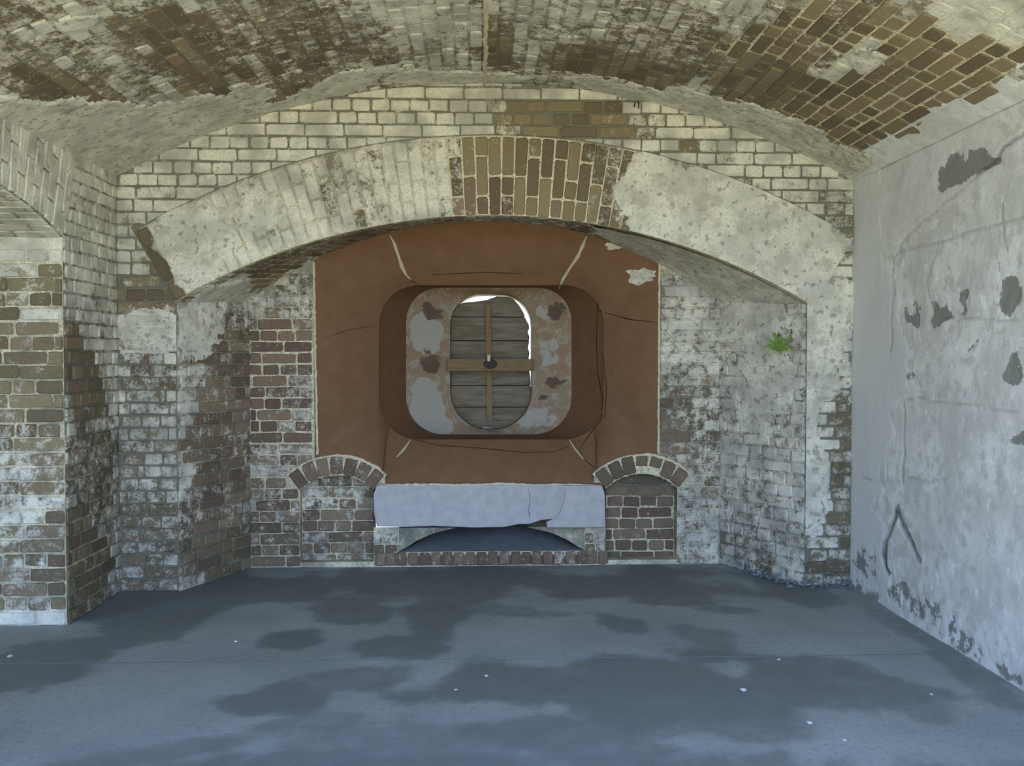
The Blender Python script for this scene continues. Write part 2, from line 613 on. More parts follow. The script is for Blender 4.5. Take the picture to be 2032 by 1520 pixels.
# ------------------------------------------------------------------ brick shapes
def poly_solid(pts, bevel, depth, rough=0.0):
    """an outline (counter-clockwise, local metres) as a brick: face, worn arris, sides"""
    pts = np.asarray(pts, float)
    c = pts.mean(0)
    n = len(pts)
    d = pts - c
    L = np.linalg.norm(d, axis=1, keepdims=True)
    inner = c + d * np.maximum(1 - bevel * 1.3 / np.maximum(L, 1e-5), .3)
    V = [(*p, RNG.uniform(-rough, rough)) for p in inner]
    V += [(*p, -bevel * .8) for p in pts]
    V += [(*p, -depth) for p in pts]
    Fc = [tuple(range(n))]
    for i in range(n):
        j = (i + 1) % n
        Fc.append((i, n + i, n + j, j))
        Fc.append((n + i, 2 * n + i, 2 * n + j, n + j))
    return np.array(V), Fc


def unit_variant(aspect, seed):
    rs = np.random.default_rng(seed)
    w, h = aspect, 1.0
    c = .12 * rs.uniform(.3, 1.8, 8)
    pts = [(-w / 2 + c[0], -h / 2), (w / 2 - c[1], -h / 2), (w / 2, -h / 2 + c[2]), (w / 2, h / 2 - c[3]),
           (w / 2 - c[4], h / 2), (-w / 2 + c[5], h / 2), (-w / 2, h / 2 - c[6]), (-w / 2, -h / 2 + c[7])]
    pts = np.array(pts) + rs.uniform(-.05, .05, (8, 2))
    V, Fc = poly_solid(pts, .10, 1.0, .02)
    V[:, 0] /= w
    return V, Fc


VAR = {'S': [unit_variant(3.2, 40 + i) for i in range(6)], 'H': [unit_variant(1.6, 60 + i) for i in range(6)]}
VMESH = {k: [mesh('brick', v, f) for v, f in L] for k, L in VAR.items()}
for L in VMESH.values():
    for me in L:
        me.materials.append(M_BRICK)
SCALE_D = .06


class Bricks:
    """collects the bricks of one wall; the 290 that show largest become objects, the rest one part"""
    def __init__(s, parent, limit=290):
        s.parent, s.items, s.limit = parent, [], limit

    def add_map(s, key, Pf, u0, u1, v0, v1, w, h, proud):
        '''a brick bent to a curved bed: Pf(u, v, h) -> points'''
        va, fa = random.choice(VAR['S' if w / h > 2.3 else 'H'])
        u = u0 + (u1 - u0) * (va[:, 0] + .5)
        v = v0 + (v1 - v0) * (va[:, 1] + .5)
        W_ = Pf(u, v, proud + RNG.uniform(-.002, .002) + va[:, 2] * SCALE_D)
        c = Pf(np.array([u0, u1, u0, u1, (u0 + u1) / 2]), np.array([v0, v0, v1, v1, (v0 + v1) / 2]), np.zeros(5))
        if coat(key, c).min() > .72:
            return
        px, py = proj(c[[0, 1, 3, 2]])
        area = .5 * abs(sum(px[i] * py[(i + 1) % 4] - px[(i + 1) % 4] * py[i] for i in range(4)))
        wr = np.clip(wear(key, c[4])[0] + RNG.normal(0, [.06, .16, .04, 0]), 0, 1)
        s.items.append((area, c[4], None, None, None, w, h, (W_ - c[4], fa), wr))

    def add(s, key, P, U, V, w, h, poly=None, proud=.010, skipcoat=True):
        P, U, V = np.asarray(P, float), np.asarray(U, float), np.asarray(V, float)
        U = U / np.linalg.norm(U)
        V = V / np.linalg.norm(V)
        N = np.cross(U, V)
        if w < .025 or h < .015:
            return
        cs = np.array([P, P + U * w * .45, P - U * w * .45, P + V * h * .45, P - V * h * .45])
        if skipcoat and coat(key, cs).min() > .72:
            return
        px, py = proj(np.array([P - U * w / 2 - V * h / 2, P + U * w / 2 - V * h / 2, P + U * w / 2 + V * h / 2, P - U * w / 2 + V * h / 2]))
        area = .5 * abs(sum(px[i] * py[(i + 1) % 4] - px[(i + 1) % 4] * py[i] for i in range(4)))
        cx, cy = px.mean(), py.mean()
        if not (-15 < cx < 2047 and -15 < cy < 1535):
            area *= .02
        wr = wear(key, P)[0]
        wr = wr + RNG.normal(0, [.06, .16, .04, 0])
        wr = np.clip(wr, 0, 1)
        a = RNG.normal(0, .008)
        U2, V2 = U * math.cos(a) + V * math.sin(a), V * math.cos(a) - U * math.sin(a)
        P2 = P + N * (proud + RNG.uniform(-.0035, .0035))
        s.items.append((area, P2, U2, V2, N, w, h, poly, wr))

    def build(s):
        s.items.sort(key=lambda t: -t[0])
        for t in s.items[:s.limit]:
            _, P, U, V, N, w, h, poly, wr = t
            if U is None:
                me = mesh('brick', *poly)
                me.materials.append(M_BRICK)
                A = np.eye(3)
            elif poly is None:
                me = random.choice(VMESH['S' if w / h > 2.3 else 'H'])
                A = np.column_stack([U * w, V * h, N * SCALE_D])
            else:
                v, f = poly_solid(poly, .006, SCALE_D, .001)
                me = mesh('brick', v, f)
                me.materials.append(M_BRICK)
                A = np.column_stack([U, V, N])
            o = bpy.data.objects.new('brick', me)
            C.objects.link(o)
            o.parent = s.parent
            o.matrix_basis = Matrix([[*A[i], P[i]] for i in range(3)] + [[0, 0, 0, 1]])
            o.color = (wr[0], wr[1], wr[2], 1)
        rest = s.items[s.limit:]
        if not rest:
            return
        Vs, Fs, Ps, Ts, k = [], [], [], [], 0
        for t in rest:
            _, P, U, V, N, w, h, poly, wr = t
            if U is None:
                v, f = poly
                A = np.eye(3)
            elif poly is None:
                v, f = random.choice(VAR['S' if w / h > 2.3 else 'H'])
                A = np.column_stack([U * w, V * h, N * SCALE_D])
            else:
                v, f = poly_solid(poly, .006, SCALE_D, .001)
                A = np.column_stack([U, V, N])
            Vs.append(v @ A.T + P)
            Fs += [tuple(i + k for i in q) for q in f]
            k += len(v)
            Ps.append(np.tile([wr[0], wr[1], wr[2], 1], (len(v), 1)))
            Ts.append(np.full(len(v), RNG.random()))
        o = link('brickwork', mesh('brickwork', np.vstack(Vs), Fs, np.vstack(Ps), np.concatenate(Ts)), M_BRICK, s.parent)
        o['kind'] = 'stuff'


def clip(poly, n, c):
    """keep n.p <= c"""
    out = []
    for i in range(len(poly)):
        a, b = poly[i], poly[(i + 1) % len(poly)]
        da, db = a[0] * n[0] + a[1] * n[1] - c, b[0] * n[0] + b[1] * n[1] - c
        if da <= 0:
            out.append(a)
        if da * db < 0:
            t = da / (da - db)
            out.append((a[0] + t * (b[0] - a[0]), a[1] + t * (b[1] - a[1])))
    return out


PATTERN = 'HSHHSHSHHS'


def fill(a, b, row, pat=PATTERN):
    kind = pat[row % len(pat)]
    L = HEAD if kind == 'H' else STR
    x = a - (row * .37 % 1) * L
    out = []
    rr = np.random.default_rng(row * 13 + int((a + 9) * 100))
    while x < b - .02:
        l = L
        if rr.random() < .10:
            l = HEAD if kind == 'S' else STR
        x1 = x + l
        lo, hi = max(x, a), min(x1, b)
        if hi - lo > .045:
            out.append((lo, hi))
        elif out and hi == b:
            out[-1] = (out[-1][0], b)
        x = x1
    return out


def flat_wall(bk, key, A, B, rows, spans, clips=None, proud=.010, pat=PATTERN):
    """A, B plan points; rows of courses; spans(z0,z1)->[(u0,u1)]; clips(x,z,w)->[(n,c)] in (u,z)"""
    A, B = np.array([*A, 0.]), np.array([*B, 0.])
    U = (B - A) / np.linalg.norm(B - A)
    for k in rows:
        z0, z1 = k * COURSE, (k + 1) * COURSE
        zc = (z0 + z1) / 2
        for (u0, u1) in spans(z0, z1):
            for lo, hi in fill(u0, u1, k, pat):
                lo2, hi2 = lo + JO / 2, hi - JO / 2
                uc, w, h = (lo2 + hi2) / 2, hi2 - lo2, COURSE - JO
                zz = zc + RNG.uniform(-.002, .002)
                poly = None
                if clips:
                    R = [(lo2, zz - h / 2), (hi2, zz - h / 2), (hi2, zz + h / 2), (lo2, zz + h / 2)]
                    Q = R
                    for n, c in clips(uc, zz):
                        Q = clip(Q, n, c)
                        if len(Q) < 3:
                            break
                    if len(Q) < 3:
                        continue
                    if Q != R:
                        q = np.array(Q)
                        ar = .5 * abs(sum(q[i, 0] * q[(i + 1) % len(q), 1] - q[(i + 1) % len(q), 0] * q[i, 1] for i in range(len(q))))
                        if ar < .0012:
                            continue
                        keepq = [Q[i] for i in range(len(Q)) if math.dist(Q[i], Q[i - 1]) > .004]
                        if len(keepq) < 3:
                            continue
                        q = np.array(keepq)
                        c0 = (q.min(0) + q.max(0)) / 2
                        poly = q - c0
                        w, h = np.ptp(q[:, 0]), np.ptp(q[:, 1])
                        P = A + U * c0[0] + np.array([0, 0, c0[1]])
                        bk.add(key, P, U, (0, 0, 1), w, h, poly, proud)
                        continue
                bk.add(key, A + U * uc + np.array([0, 0, zz]), U, (0, 0, 1), w, h, None, proud)


def coat_mesh(parent, key, Pf, us, vs, name='plaster_coat', thick=.011):
    """Pf(u,v,h). a feathered coat of plaster where the coat map says so"""
    us, vs = np.asarray(us), np.asarray(vs)
    U, V = np.meshgrid(us, vs, indexing='ij')
    P0 = Pf(U.ravel(), V.ravel(), np.zeros(U.size))
    m = coat(key, P0)
    t = np.clip((m - .42) / .3, 0, 1)
    h = .003 + thick * t * t * (3 - 2 * t) + (fbm(P0, 14, 21) - .5) * .007 + (fbm(P0, 40, 22) - .5) * .003
    P = Pf(U.ravel(), V.ravel(), h)
    nv = len(vs)
    Fc = []
    M = m.reshape(U.shape)
    for i in range(len(us) - 1):
        for j in range(nv - 1):
            if M[i:i + 2, j:j + 2].mean() > .45:
                Fc.append((i * nv + j, (i + 1) * nv + j, (i + 1) * nv + j + 1, i * nv + j + 1))
    if not Fc:
        return
    used = sorted({q for f in Fc for q in f})
    mp = {q: i for i, q in enumerate(used)}
    Fc = [tuple(mp[q] for q in f) for f in Fc]
    me = mesh(name, P[used], Fc, wear(key, P0[used]))
    return link(name, me, M_COAT, parent, True)


def ribbon(name, pts, wid, N, mat, parent, h=.004, jit=.25, taper=True):
    """a raised strip (mortar line, crack) along 3D points lying on a surface with normal N"""
    pts = [np.asarray(p, float) for p in pts]
    fine = []
    for a, b in zip(pts[:-1], pts[1:]):
        k = max(2, int(np.linalg.norm(b - a) / .018))
        fine += [a + (b - a) * i / k for i in range(k)]
    fine.append(pts[-1])
    fine = np.array(fine)
    N = np.asarray(N, float)
    if N.ndim == 1:
        N = np.tile(N / np.linalg.norm(N), (len(fine), 1))
    n = len(fine)
    V, Fc = [], []
    for i in range(n):
        t = fine[min(i + 1, n - 1)] - fine[max(i - 1, 0)]
        t /= np.linalg.norm(t)
        sd = np.cross(N[i], t)
        w = wid * (1 + RNG.uniform(-jit, jit)) / 2
        if taper:
            w *= min(1, .35 + 4 * min(i, n - 1 - i) / n)
        c = fine[i] + sd * RNG.uniform(-.15, .15) * wid
        V += [c - sd * w - N[i] * .004, c - sd * w * .7 + N[i] * h, c + sd * w * .7 + N[i] * h, c + sd * w - N[i] * .004]
        if i:
            a = 4 * (i - 1)
            b = 4 * i
            for q in range(3):
                Fc.append((a + q, a + q + 1, b + q + 1, b + q))
    return link(name, mesh(name, V, Fc), mat, parent)


def frange(a, b, st):
    return np.linspace(a, b, max(2, int(round((b - a) / st)) + 1))


# ================================================================== FLOOR
STAINS_AND_DIM = [  # px ellipses of damp, dark floor, and one painted dimming near the viewer
    (150, 1290, 330, 45, -15, .5, .9), (380, 1190, 260, 38, -8, .5, .85), (800, 1160, 460, 34, 0, .6, .9),
    (1300, 1160, 300, 30, 4, .6, .85), (690, 1205, 90, 32, 0, .5, .8), (600, 1275, 75, 26, 0, .45, .95),
    (780, 1285, 110, 26, 0, .5, .85), (860, 1225, 60, 50, 20, .5, .9), (1060, 1215, 150, 14, 5, .6, .6), (1210, 1235, 70, 18, 10, .5, .8),
    (1330, 1190, 90, 18, 5, .5, .8), (1450, 1210, 100, 9, 3, .5, .7), (1400, 1262, 70, 20, 15, .5, .65), (1550, 1165, 120, 22, 10, .6, .7),
    (540, 1395, 100, 28, -5, .5, .9), (760, 1345, 120, 22, -5, .6, .7), (1020, 1365, 210, 50, 0, .6, .85),
    (1300, 1370, 330, 75, 0, .5, .85), (1650, 1360, 240, 45, 12, .5, .75), (1100, 1450, 330, 50, -3, .7, .75),
    (1380, 1440, 260, 40, 0, .7, .7), (1820, 1410, 120, 30, 15, .6, .6), (360, 1490, 150, 25, -10, .6, .65), (800, 1480, 300, 40, -5, .8, .6),
    (1016, 1530, 900, 46, 0, .9, .8), (1250, 1500, 260, 40, 0, .8, .7), (600, 1440, 130, 22, -5, .7, .6), (1880, 1300, 150, 22, 38, .5, .6), (90, 1355, 55, 14, -25, .5, .6), (40, 1325, 80, 8, 0, .5, .6), (1760, 1230, 80, 12, 32, .5, .5),  # the widest ellipse paints the near floor dimmer, against the opening's light
]


def stain(P):
    px, py = proj(P)
    n = (fbm(P * np.array([1, .8, 1]), 3.6, 31, 5) - .5) * 2.0 + (fbm(P, 14, 33) - .5) * .5
    o = np.zeros(len(P))
    for cx, cy, rx, ry, rot, soft, v in STAINS_AND_DIM:
        o = np.maximum(o, v * _q((0, cx, cy, rx, ry, rot, soft), px, py, n))
    vis = P[:, 1] > 2.4
    return np.where(vis, o, .35)


def slab(name, us, vs, parent):
    U, V = np.meshgrid(us, vs, indexing='ij')
    P = np.column_stack([U.ravel(), V.ravel(), np.zeros(U.size)])
    P[:, 2] = (fbm(P, 2.2, 41) - .5) * .012 - .002
    st = stain(P)
    nv = len(vs)
    Fc = [(i * nv + j, (i + 1) * nv + j, (i + 1) * nv + j + 1, i * nv + j + 1) for i in range(len(us) - 1) for j in range(nv - 1)]
    # edges turned down into the joint
    n0 = len(P)
    per = [i * nv for i in range(len(us))] + [(len(us) - 1) * nv + j for j in range(1, nv)] + [i * nv + nv - 1 for i in range(len(us) - 2, -1, -1)] + [j for j in range(nv - 2, 0, -1)]
    low = P[per] - np.array([0, 0, .012])
    m = len(per)
    Fc += [(n0 + m + (k + 1) % m, n0 + m + k, n0 + k, n0 + (k + 1) % m) for k in range(m)]
    P = np.vstack([P, low, P[per]])
    st = np.concatenate([st, np.ones(2 * m)])
    return link(name, mesh(name, P, Fc, np.column_stack([st, st * 0, st * 0])), M_FLOOR, parent, True)


fl = link('floor', mesh('floor', [(-7.6, YO, -.013), (XR + .1, YO, -.013), (XR + .1, 7.2, -.013), (-7.6, 7.2, -.013)], [(0, 1, 2, 3)], [(1, 0, 0)] * 4), M_FLOOR)
tag(fl, 'damp grey concrete casemate floor with dark stains and one joint across', kind='structure')
ya = atz(40, 1330, 0)[1]
yb = atz(1800, 1285, 0)[1]
YSEAM = (ya + yb) / 2
xs = frange(-3.4, XR + .02, .045)
slab('floor_slab', xs, np.concatenate([frange(YO, 2.2, .2)[:-1], frange(2.2, YSEAM - .006, .035)]), fl)
slab('floor_slab', xs, frange(YSEAM + .006, 6.6, .03), fl)

# ================================================================== CEILING (vault)
ceil = empty('ceiling')
tag(ceil, 'low segmental brick vault, half whitewashed, spanning the whole casemate', kind='structure')
AV = math.asin(HV / RV)


def vault_P(a, y, h=0.0):
    r = RV - h
    return np.column_stack([CXV + r * np.sin(a), y, CZV + r * np.cos(a)])


me = grid_mesh('vault_bed', lambda u, v: vault_P(u, v), frange(-AV - .12, AV + .03, .02), np.concatenate([frange(YO, 2.4, .2)[:-1], frange(2.4, YF + .05, .04)]), 'vault', flip=True)
link('vault_bed', me, M_MORTAR, ceil)
bk = Bricks(ceil, 295)
nc = int(2 * AV * RV / COURSE)
for k in range(nc):
    a = -AV + (k + .5) * 2 * AV / nc
    rr = np.random.default_rng(900 + k)
    y = YF - .004 - rr.random() * .2
    first = True
    while y > 2.7:
        L = STR if rr.random() < .5 else HEAD
        if first:
            y, L, first = YF - .004, max(.06, YF - y), False
        yc, l = y - L / 2, L - JO
        P = vault_P(np.array([a]), np.array([yc]))[0]
        bk.add('vault', P, (0, 1, 0), (math.cos(a), 0, -math.sin(a)), l, COURSE - JO, None, .006)
        y -= L
bk.build()
coat_mesh(ceil, 'vault', lambda u, v, h: vault_P(-u, v, h), frange(-AV, AV, .0022), frange(3.6, YF - .002, .011))
ribbon('mortar_seam', [vault_P(np.array([-.006 + .001 * math.sin(i * 1.7)]), np.array([YF - .02 - i * .12]), .012)[0] for i in range(14)], .024, (0, 0, -1), M_LIME, ceil, .006, .3, False)

# ================================================================== BACK WALL (face plane)
wb = empty('wall_back')
tag(wb, 'whitewashed brick end wall between the vault and the relieving arch', kind='structure')


def low_edge(x):
    d = abs(x - AX)
    if d >= 1.9485:
        return 0.0
    return AZ0 + math.sqrt(AR * AR - d * d)


us = np.concatenate([frange(XL - .05, XA, .02), [XA + .0005], frange(XA, XB, .02)[1:-1], [XB - .0005, XB], frange(XB, XR + .05, .02)[1:]])
V, Fc = [], []
nz = 60
for i, x in enumerate(us):
    zl, zh = low_edge(x), float(vzt(x)) + .05
    for j in range(nz + 1):
        V.append((x, YF, zl + (zh - zl) * j / nz))
for i in range(len(us) - 1):
    for j in range(nz):
        if (abs(low_edge(us[i]) - low_edge(us[i + 1])) > .5):
            continue
        Fc.append((i * (nz + 1) + j, (i + 1) * (nz + 1) + j, (i + 1) * (nz + 1) + j + 1, i * (nz + 1) + j + 1))
V = np.array(V)
link('mortar_bed', mesh('mortar_bed', V, Fc, mwear('face', V)), M_MORTAR, wb)
RE = AR + AT + .012
ZSKT = AZ0 + RE * math.cos(ASK)
XSKT = RE * math.sin(ASK)


def face_spans(z0, z1):
    zc = (z0 + z1) / 2
    zt = max(z0, ZS - .2)
    if z0 > ZS - .08:
        hx = math.sqrt(max(RV ** 2 - (z0 - CZV) ** 2, 0))
        a, b = max(XL, CXV - hx), min(XR, CXV + hx)
    else:
        a, b = XL, XR
    if zc <= ZSP:
        return [(a, XA), (XB, b)]
    if z0 < AZ0 + RE:
        if zc < ZSKT:
            hx = (zc - AZ0) * math.tan(ASK) + .02
            hx0 = max(1.9485, (z0 - AZ0) * math.tan(ASK))
        else:
            hx0 = math.sqrt(max(RE ** 2 - (min(z1, AZ0 + RE) - AZ0) ** 2, 0))
        return [(a, AX - hx0), (AX + hx0, b)]
    return [(a, b)]


def face_clips(x, z):
    out = []
    if z > ZS - .1:
        dx, dz = x - CXV, z - CZV
        L = math.hypot(dx, dz)
        n = (dx / L, dz / L)
        out.append((n, n[0] * CXV + n[1] * CZV + RV - .006))
    if z > ZSP:
        dx, dz = x - AX, z - AZ0
        L = math.hypot(dx, dz)
        if abs(math.atan2(dx, dz)) < ASK:
            n = (-dx / L, -dz / L)
            out.append((n, n[0] * AX + n[1] * AZ0 - RE))
        else:
            s = 1 if dx > 0 else -1
            n = (-s * math.cos(ASK), math.sin(ASK))
            out.append((n, n[0] * AX + n[1] * AZ0 - .006))
    return out


bk = Bricks(wb, 295)
flat_wall(bk, 'face', (0, YF), (1, YF), range(0, 41), lambda a, b: face_spans(a, b), face_clips)
bk.build()


def face_P(u, v, h):
    return np.column_stack([u, YF - h, v])


coat_mesh(wb, 'face', face_P, frange(XB + .0, XR - .004, .010), frange(0.0, 2.2, .010))
coat_mesh(wb, 'face', face_P, frange(XL + .004, XA, .016), frange(0.0, 1.78, .016))

# ================================================================== RELIEVING ARCH RING
ring = empty('trim_1')
tag(ring, 'wide segmental relieving arch of upright bricks, right half plastered, over the embrasure', kind='structure')


def ring_P(a, r, h=0.0):
    return np.column_stack([AX + r * np.sin(a), YF - h + 0 * a, AZ0 + r * np.cos(a)])


bk = Bricks(ring, 295)
nr = int(2 * ASK * (AR + AT / 2) / .079)
for k in range(nr):
    a = -ASK + (k + .5) * 2 * ASK / nr
    U = (math.cos(a), 0, -math.sin(a))
    Vd = (math.sin(a), 0, math.cos(a))
    cut = [(0, .2435), (.2435, .487)] if k % 2 else [(0, .1217), (.1217, .3652), (.3652, .487)]
    if k % 5 == 3:
        cut = [(0, .1217), (.1217, .2435), (.2435, .487)]
    for lo, hi in cut:
        r = AR + (lo + hi) / 2
        w = 2 * ASK / nr * r - JO * .85
        h = hi - lo - JO
        P = ring_P(np.array([a]), r)[0]
        # long axis radial: U along the radius, V across
        bk.add('ring', P, Vd, (-U[0], 0, -U[2]), h, w, None, .016)
bk.build()
me = grid_mesh('mortar_bed', lambda u, v: ring_P(u, v, .008), frange(-ASK, ASK, .005), frange(AR + .002, AR + AT + .004, .02), 'ring')
link('mortar_bed', me, M_MORTAR, ring)
coat_mesh(ring, 'ring', lambda u, v, h: ring_P(u, v, h + .008), frange(-ASK - .004, ASK + .01, .0025), frange(AR, AR + AT + .006, .010), thick=.0145)

# ================================================================== ALCOVE
alc = empty('wall_alcove')
tag(alc, 'splayed brick alcove behind the relieving arch, bare red on the left', kind='structure')


def sof_P(t, d, h=0.0):
    """t -1..1 along the arch, d 0..1 from face to rear"""
    t, d = np.asarray(t, float), np.asarray(d, float)
    p0 = np.column_stack([AX + AR * np.sin(t * ASK), YF + 0 * t, AZ0 + AR * np.cos(t * ASK)])
    p1 = np.column_stack([BX + BR * np.sin(t * BSK), YB + 0 * t, BZ0 + BR * np.cos(t * BSK)])
    P = p0 + (p1 - p0) * d[:, None]
    n = np.column_stack([-np.sin(t * ASK), 0 * t, -np.cos(t * ASK)])
    return P + n * np.asarray(h)[..., None] if np.ndim(h) else P + n * h


me = grid_mesh('soffit_bed', lambda u, v: sof_P(u, v), frange(-1, 1, .008), np.concatenate([[-.03], frange(0, 1.04, .05)]), 'soffit', flip=True)
link('soffit_bed', me, M_MORTAR, alc)
bk = Bricks(alc, 298)
for k in range(nr):
    t = -1 + (k + .5) * 2 / nr
    dt = 2 / nr
    cuts = [0, .185, .555, .93, 1.0] if k % 2 else [0, .37, .74, 1.0]
    for lo, hi in zip(cuts[:-1], cuts[1:]):
        w_, h_ = (hi - lo) * .66, dt * ASK * AR
        ju, jv = JO / 2 / w_ * (hi - lo), JO / 2 / h_ * dt
        bk.add_map('soffit', lambda u, v, h: sof_P(v, u, h), lo + ju, hi - ju, t - dt / 2 + jv, t + dt / 2 - jv, w_, h_, .005)

SPL = math.hypot(XBL - XA, YB - YF)


def splay_spans(z0, z1):
    return [(0, SPL)] if z1 < 1.80 else []


flat_wall(bk, 'splayL', (XA, YF), (XBL, YB), range(0, 24), splay_spans)
SPR = math.hypot(XB - XBR, YB - YF)
flat_wall(bk, 'splayR', (XBR, YB), (XB, YF), range(0, 24), lambda a, b: [(0, SPR)] if b < 1.80 else [])


def line_P(A, B):
    A, B = np.array([*A, 0.]), np.array([*B, 0.])
    U = (B - A) / np.linalg.norm(B - A)
    N = np.array([U[1], -U[0], 0])
    return lambda u, v, h=0.0: A + np.outer(u, U) + np.outer(v, [0, 0, 1]) + np.outer(np.asarray(h) * np.ones(len(u)), N)


pl, pr_ = line_P((XA, YF), (XBL, YB)), line_P((XBR, YB), (XB, YF))
link('mortar_bed', grid_mesh('mortar_bed', lambda u, v: pl(u, v), frange(0, SPL, .03), frange(-.03, 1.86, .03), 'splayL'), M_MORTAR, alc)
link('mortar_bed', grid_mesh('mortar_bed', lambda u, v: pr_(u, v), frange(0, SPR, .03), frange(-.03, 1.86, .03), 'splayR'), M_MORTAR, alc)

# rear plane with its openings
GX0, GX1 = at(623, 700, YB)[0], at(1307, 700, YB)[0]
GZ0 = at(965, 962, YB)[2]
BLX0, BLX1 = at(741, 1000, YB)[0], at(1202, 1000, YB)[0]
BLZ0, BLZ1 = at(965, 1047, YB)[2], at(965, 962, YB)[2]
NL0, NL1 = at(596, 1060, YB)[0], BLX0
NR0, NR1 = BLX1, at(1343, 1060, YB)[0]
NZB = .035
SL0, SL1 = at(792, 1080, YB)[0], at(1160, 1080, YB)[0]
SLZ = at(965, 1094, YB)[2]


def niche_arch(x0, x1):
    """extrados/intrados of the small arch over a niche: centre, radii"""
    ztop = at(680, 903, YB)[2]
    zsp = at(750, 962, YB)[2]
    xc, hw = (x0 + x1) / 2, (x1 - x0) / 2
    zi = ztop - .135
    rise = zi - zsp + .03
    R = (hw * hw + rise * rise) / (2 * rise)
    return xc, zi - R, R, hw


NTH = .128   # niche arch ring thickness
NAL = niche_arch(NL0, NL1)
NAR = niche_arch(NR0, NR1)


def arch_top(x, N, off=0.0):
    d = x - N[0]
    R = N[2] + off
    return N[1] + math.sqrt(max(R * R - d * d, 0))


def in_niche(x, z, N):
    return abs(x - N[0]) < N[3] and NZB < z < arch_top(x, N)


def rear_open(x, z):
    if GX0 < x < GX1 and z > GZ0:
        zl = GZ0
        for N in (NAL, NAR):
            R = N[2] + NTH
            if abs(x - N[0]) < R * N[3] / N[2] - .01:
                zl = max(zl, arch_top(x, N, NTH) - .03)
        if (BLX0 - .02 < x < BLX1 + .02 and zl == GZ0) or (zl > GZ0 and z > zl):
            return True
    if BLX0 < x < BLX1 and BLZ0 < z <= GZ0 + .01:
        return True
    for N in (NAL, NAR):
        if in_niche(x, z, N):
            return True
    if SL0 < x < SL1 and SLZ < z < BLZ0 + .06:
        return True
    return False


def rear_top(x):
    return BZ0 + math.sqrt(max(BR * BR - (x - BX) ** 2, 0)) + .03


def rear_P(u, v, h=0.0):
    return np.column_stack([u, YB - np.asarray(h) * np.ones(len(u)), v])


def splits(*v):
    return sorted(set(round(q, 5) for q in v))


ux = np.unique(np.round(np.concatenate([frange(XBL, XBR, .02), [GX0, GX1, BLX0 + .06, BLX1 - .06, NL0, NL1, NR0, NR1, SL0, SL1]]), 5))
vz = np.unique(np.round(np.concatenate([frange(-.03, 2.42, .02), [GZ0 + .22, GZ0 - .01, NZB, SLZ, BLZ0 + .06]]), 5))
link('mortar_bed', grid_mesh('mortar_bed', lambda u, v: rear_P(u, v), ux, vz, 'back', keep=lambda x, z: not rear_open(x, z) and z < rear_top(x)), M_MORTAR, alc)



def rear_spans(z0, z1):
    zc = (z0 + z1) / 2
    blocks = []
    if zc > GZ0:
        blocks.append((GX0 - .01, GX1 + .01))
    if True:
        if zc > GZ0:
            pass
        elif z1 > BLZ0 - .01:
            blocks.append((BLX0 - .01, BLX1 + .01))
        elif z1 > SLZ + .01:
            blocks.append((SL0, SL1))
        for N in (NAL, NAR):
            if zc < arch_top(N[0], N, NTH) and z1 > NZB:
                sp = arch_top(N[0] + N[3], N)
                if zc < sp:
                    blocks.append((N[0] - N[3], N[0] + N[3]))
                else:
                    R = N[2] + NTH
                    hx = min(math.sqrt(max(R * R - (zc - N[1]) ** 2, 0)), N[3] + .09)
                    blocks.append((N[0] - hx, N[0] + hx))
    hi = XBR if zc < BSP else BX + math.sqrt(max(BR * BR - (z1 - BZ0) ** 2, 0))
    lo = XBL if zc < BSP else BX - math.sqrt(max(BR * BR - (z1 - BZ0) ** 2, 0))
    iv = [(lo, hi)]
    for a, b in blocks:
        nv = []
        for p, q in iv:
            if b <= p or a >= q:
                nv.append((p, q))
                continue
            if a > p:
                nv.append((p, a))
            if b < q:
                nv.append((b, q))
        iv = nv
    return [(p, q) for p, q in iv if q - p > .04]


flat_wall(bk, 'back', (0, YB), (1, YB), range(0, 30), rear_spans, pat='SHSSHSHS')
bk.build()
coat_mesh(alc, 'soffit', lambda u, v, h: sof_P(-u, v, h), frange(-1, 1, .006), frange(0.0, 1.0, .03), thick=.014)
coat_mesh(alc, 'splayR', pr_, frange(0, SPR, .010), frange(0, 1.82, .010))
coat_mesh(alc, 'splayL', pl, frange(0, SPL, .010), frange(0, 1.82, .010))

